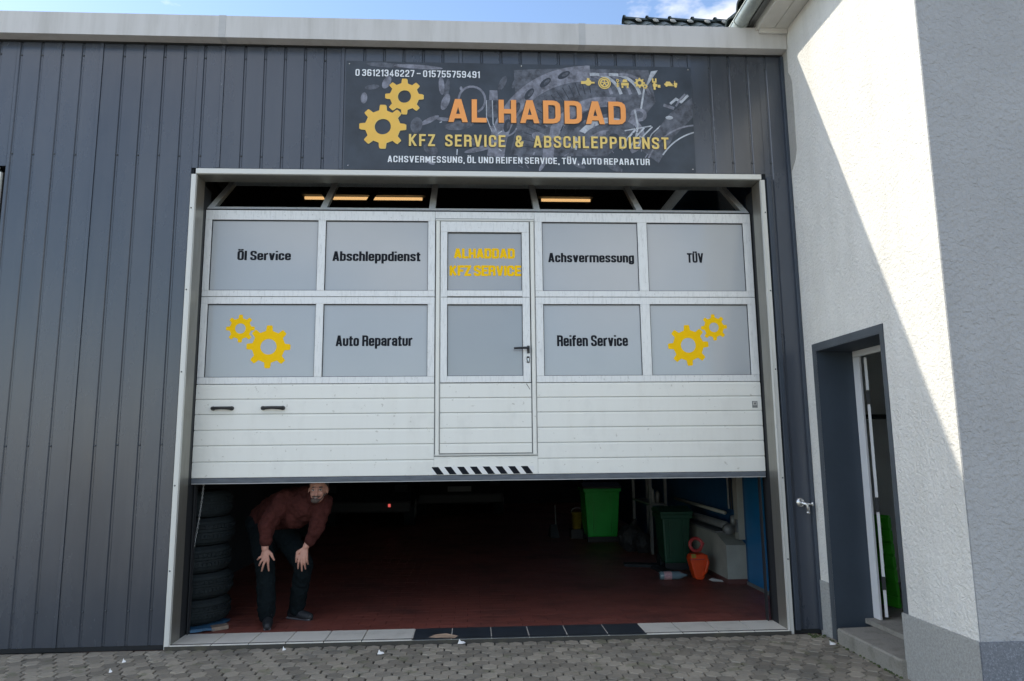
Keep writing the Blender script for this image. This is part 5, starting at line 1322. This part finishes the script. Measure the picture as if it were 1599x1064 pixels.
# face and hair
hr = [('e', HC + Vector((0, .030, .045)), (.086, .094, .088)), ('e', HC + Vector((.0, .05, .0)), (.080, .075, .085))]
blob('hair', hr, .006, M['hair'], mn, smooth=1, disp=(.01, .02))
for sx, dz in ((-.028, -.004), (.034, -.002)):
    e_ = HC + Vector((sx, -.080, dz)); eo = MB().ell(e_, (.0135, .008, .0062), n=12, m_=8).build('eye', M['eye_white'], mn, smooth=True)
    MB().ell(e_ + Vector((0, -.0060, 0)), (.0055, .0032, .0054), n=10, m_=6).build('iris', M['iris'], eo, smooth=True)
    MB().tube([e_ + Vector((-.018, -.004, .018)), e_ + Vector((0, -.012, .024)), e_ + Vector((.018, -.004, .019))], [.003, .0046, .003], 6).build('eyebrow', M['hair'], mn, smooth=True)
    MB().tube([e_ + Vector((-.014, -.003, .006)), e_ + Vector((0, -.008, .0085)), e_ + Vector((.014, -.003, .006))], [.0022, .003, .0022], 6).build('eyelid', M['hair'], mn, smooth=True)
MB().tube([HC + Vector((-.038, -.080, -.060)), HC + Vector((-.018, -.092, -.070)), HC + Vector((.006, -.094, -.072)), HC + Vector((.030, -.082, -.062))], [.002, .0052, .0052, .002], 8).build('mouth', M['mouth'], mn, smooth=True)
MB().tube([HC + Vector((-.022, -.0935, -.0675)), HC + Vector((-.006, -.0985, -.070)), HC + Vector((.014, -.0935, -.0685))], [.002, .003, .002], 8).build('teeth', M['teeth'], mn, smooth=True)
MB().tube([HC + Vector((-.034, -.080, -.056)), HC + Vector((-.014, -.096, -.056)), HC + Vector((.004, -.102, -.056)), HC + Vector((.020, -.094, -.057)), HC + Vector((.034, -.078, -.058))], [.003, .006, .0045, .006, .003], 8).build('moustache', M['beard'], mn, smooth=True)
bdp = [('e', HC + Vector((-.012, -.064, -.092)), (.040, .030, .026)), ('c', HC + Vector((-.056, -.03, -.045)), HC + Vector((-.030, -.062, -.088)), .012, .014), ('c', HC + Vector((.054, -.03, -.045)), HC + Vector((.016, -.062, -.090)), .012, .014)]
blob('beard', bdp, .0045, M['beard'], mn, smooth=2)

# ================================================================= LITTER, MOSS
def scrap(x, y, s, label, z=0.003):
    o = thing('paper_scrap', (x, y, 0), label, 'paper', 'litter')
    MB().add([(x - s, y - s * .3, z), (x + s * .2, y - s * .6, z + .002), (x + s, y - s * .1, z + .004), (x + s * .5, y + s * .5, z + .012), (x - s * .2, y + s * .3, z + .016), (x - s * .6, y + s * .5, z + .03)],
             [(0, 1, 4), (1, 2, 3, 4), (0, 4, 5)]).build('sheet', M['paper'], o)
scrap(1.69, -.30, .027, 'crumpled white paper scrap lying on the pavers in front of the pale threshold tiles', .006)
scrap(2.30, -.055, .032, 'white torn paper lying at the edge of the dark threshold tiles', .004)
scrap(-.19, -.34, .014, 'small white scrap on the pavers below the dark cladding at left, the farther one', .004)
scrap(-.17, -.58, .012, 'small white scrap on the pavers below the dark cladding at left, the nearer one', .004)
scrap(5.19, -.36, .028, 'small white scrap in the gap beside the concrete step', .004)
scrap(0.92, -.12, .014, 'tiny white speck on the pavers below the pale threshold tiles', .004)
cb = thing('cardboard_piece', (2.17, .06, .03), 'flat piece of brown cardboard lying on the dark threshold tile', 'cardboard')
MB().add([(2.03, .045, .032), (2.16, -.005, .032), (2.245, -.01, .036), (2.27, .07, .032), (2.17, .125, .040), (2.08, .12, .034)], [(0, 1, 2, 3, 4, 5)]).build('sheet', M['cardboard'], cb)
random.seed(3)
ms = MB()
for k in range(60):
    a = random.random()
    if k < 34: x, y = 5.245 + random.uniform(-.012, .01), -.19 - a * 1.0
    else: x, y = 5.19 + random.uniform(-.05, .07), -.035 - random.random() * .13
    r_ = random.uniform(.005, .015); ms.ell((x, y, .0), (r_, r_ * 1.2, r_ * .8), n=6, m_=4)
tag(ms.build('moss_tufts', M['moss']), 'small green moss tufts in the joint along the plinth and the step', 'moss', kind='stuff')
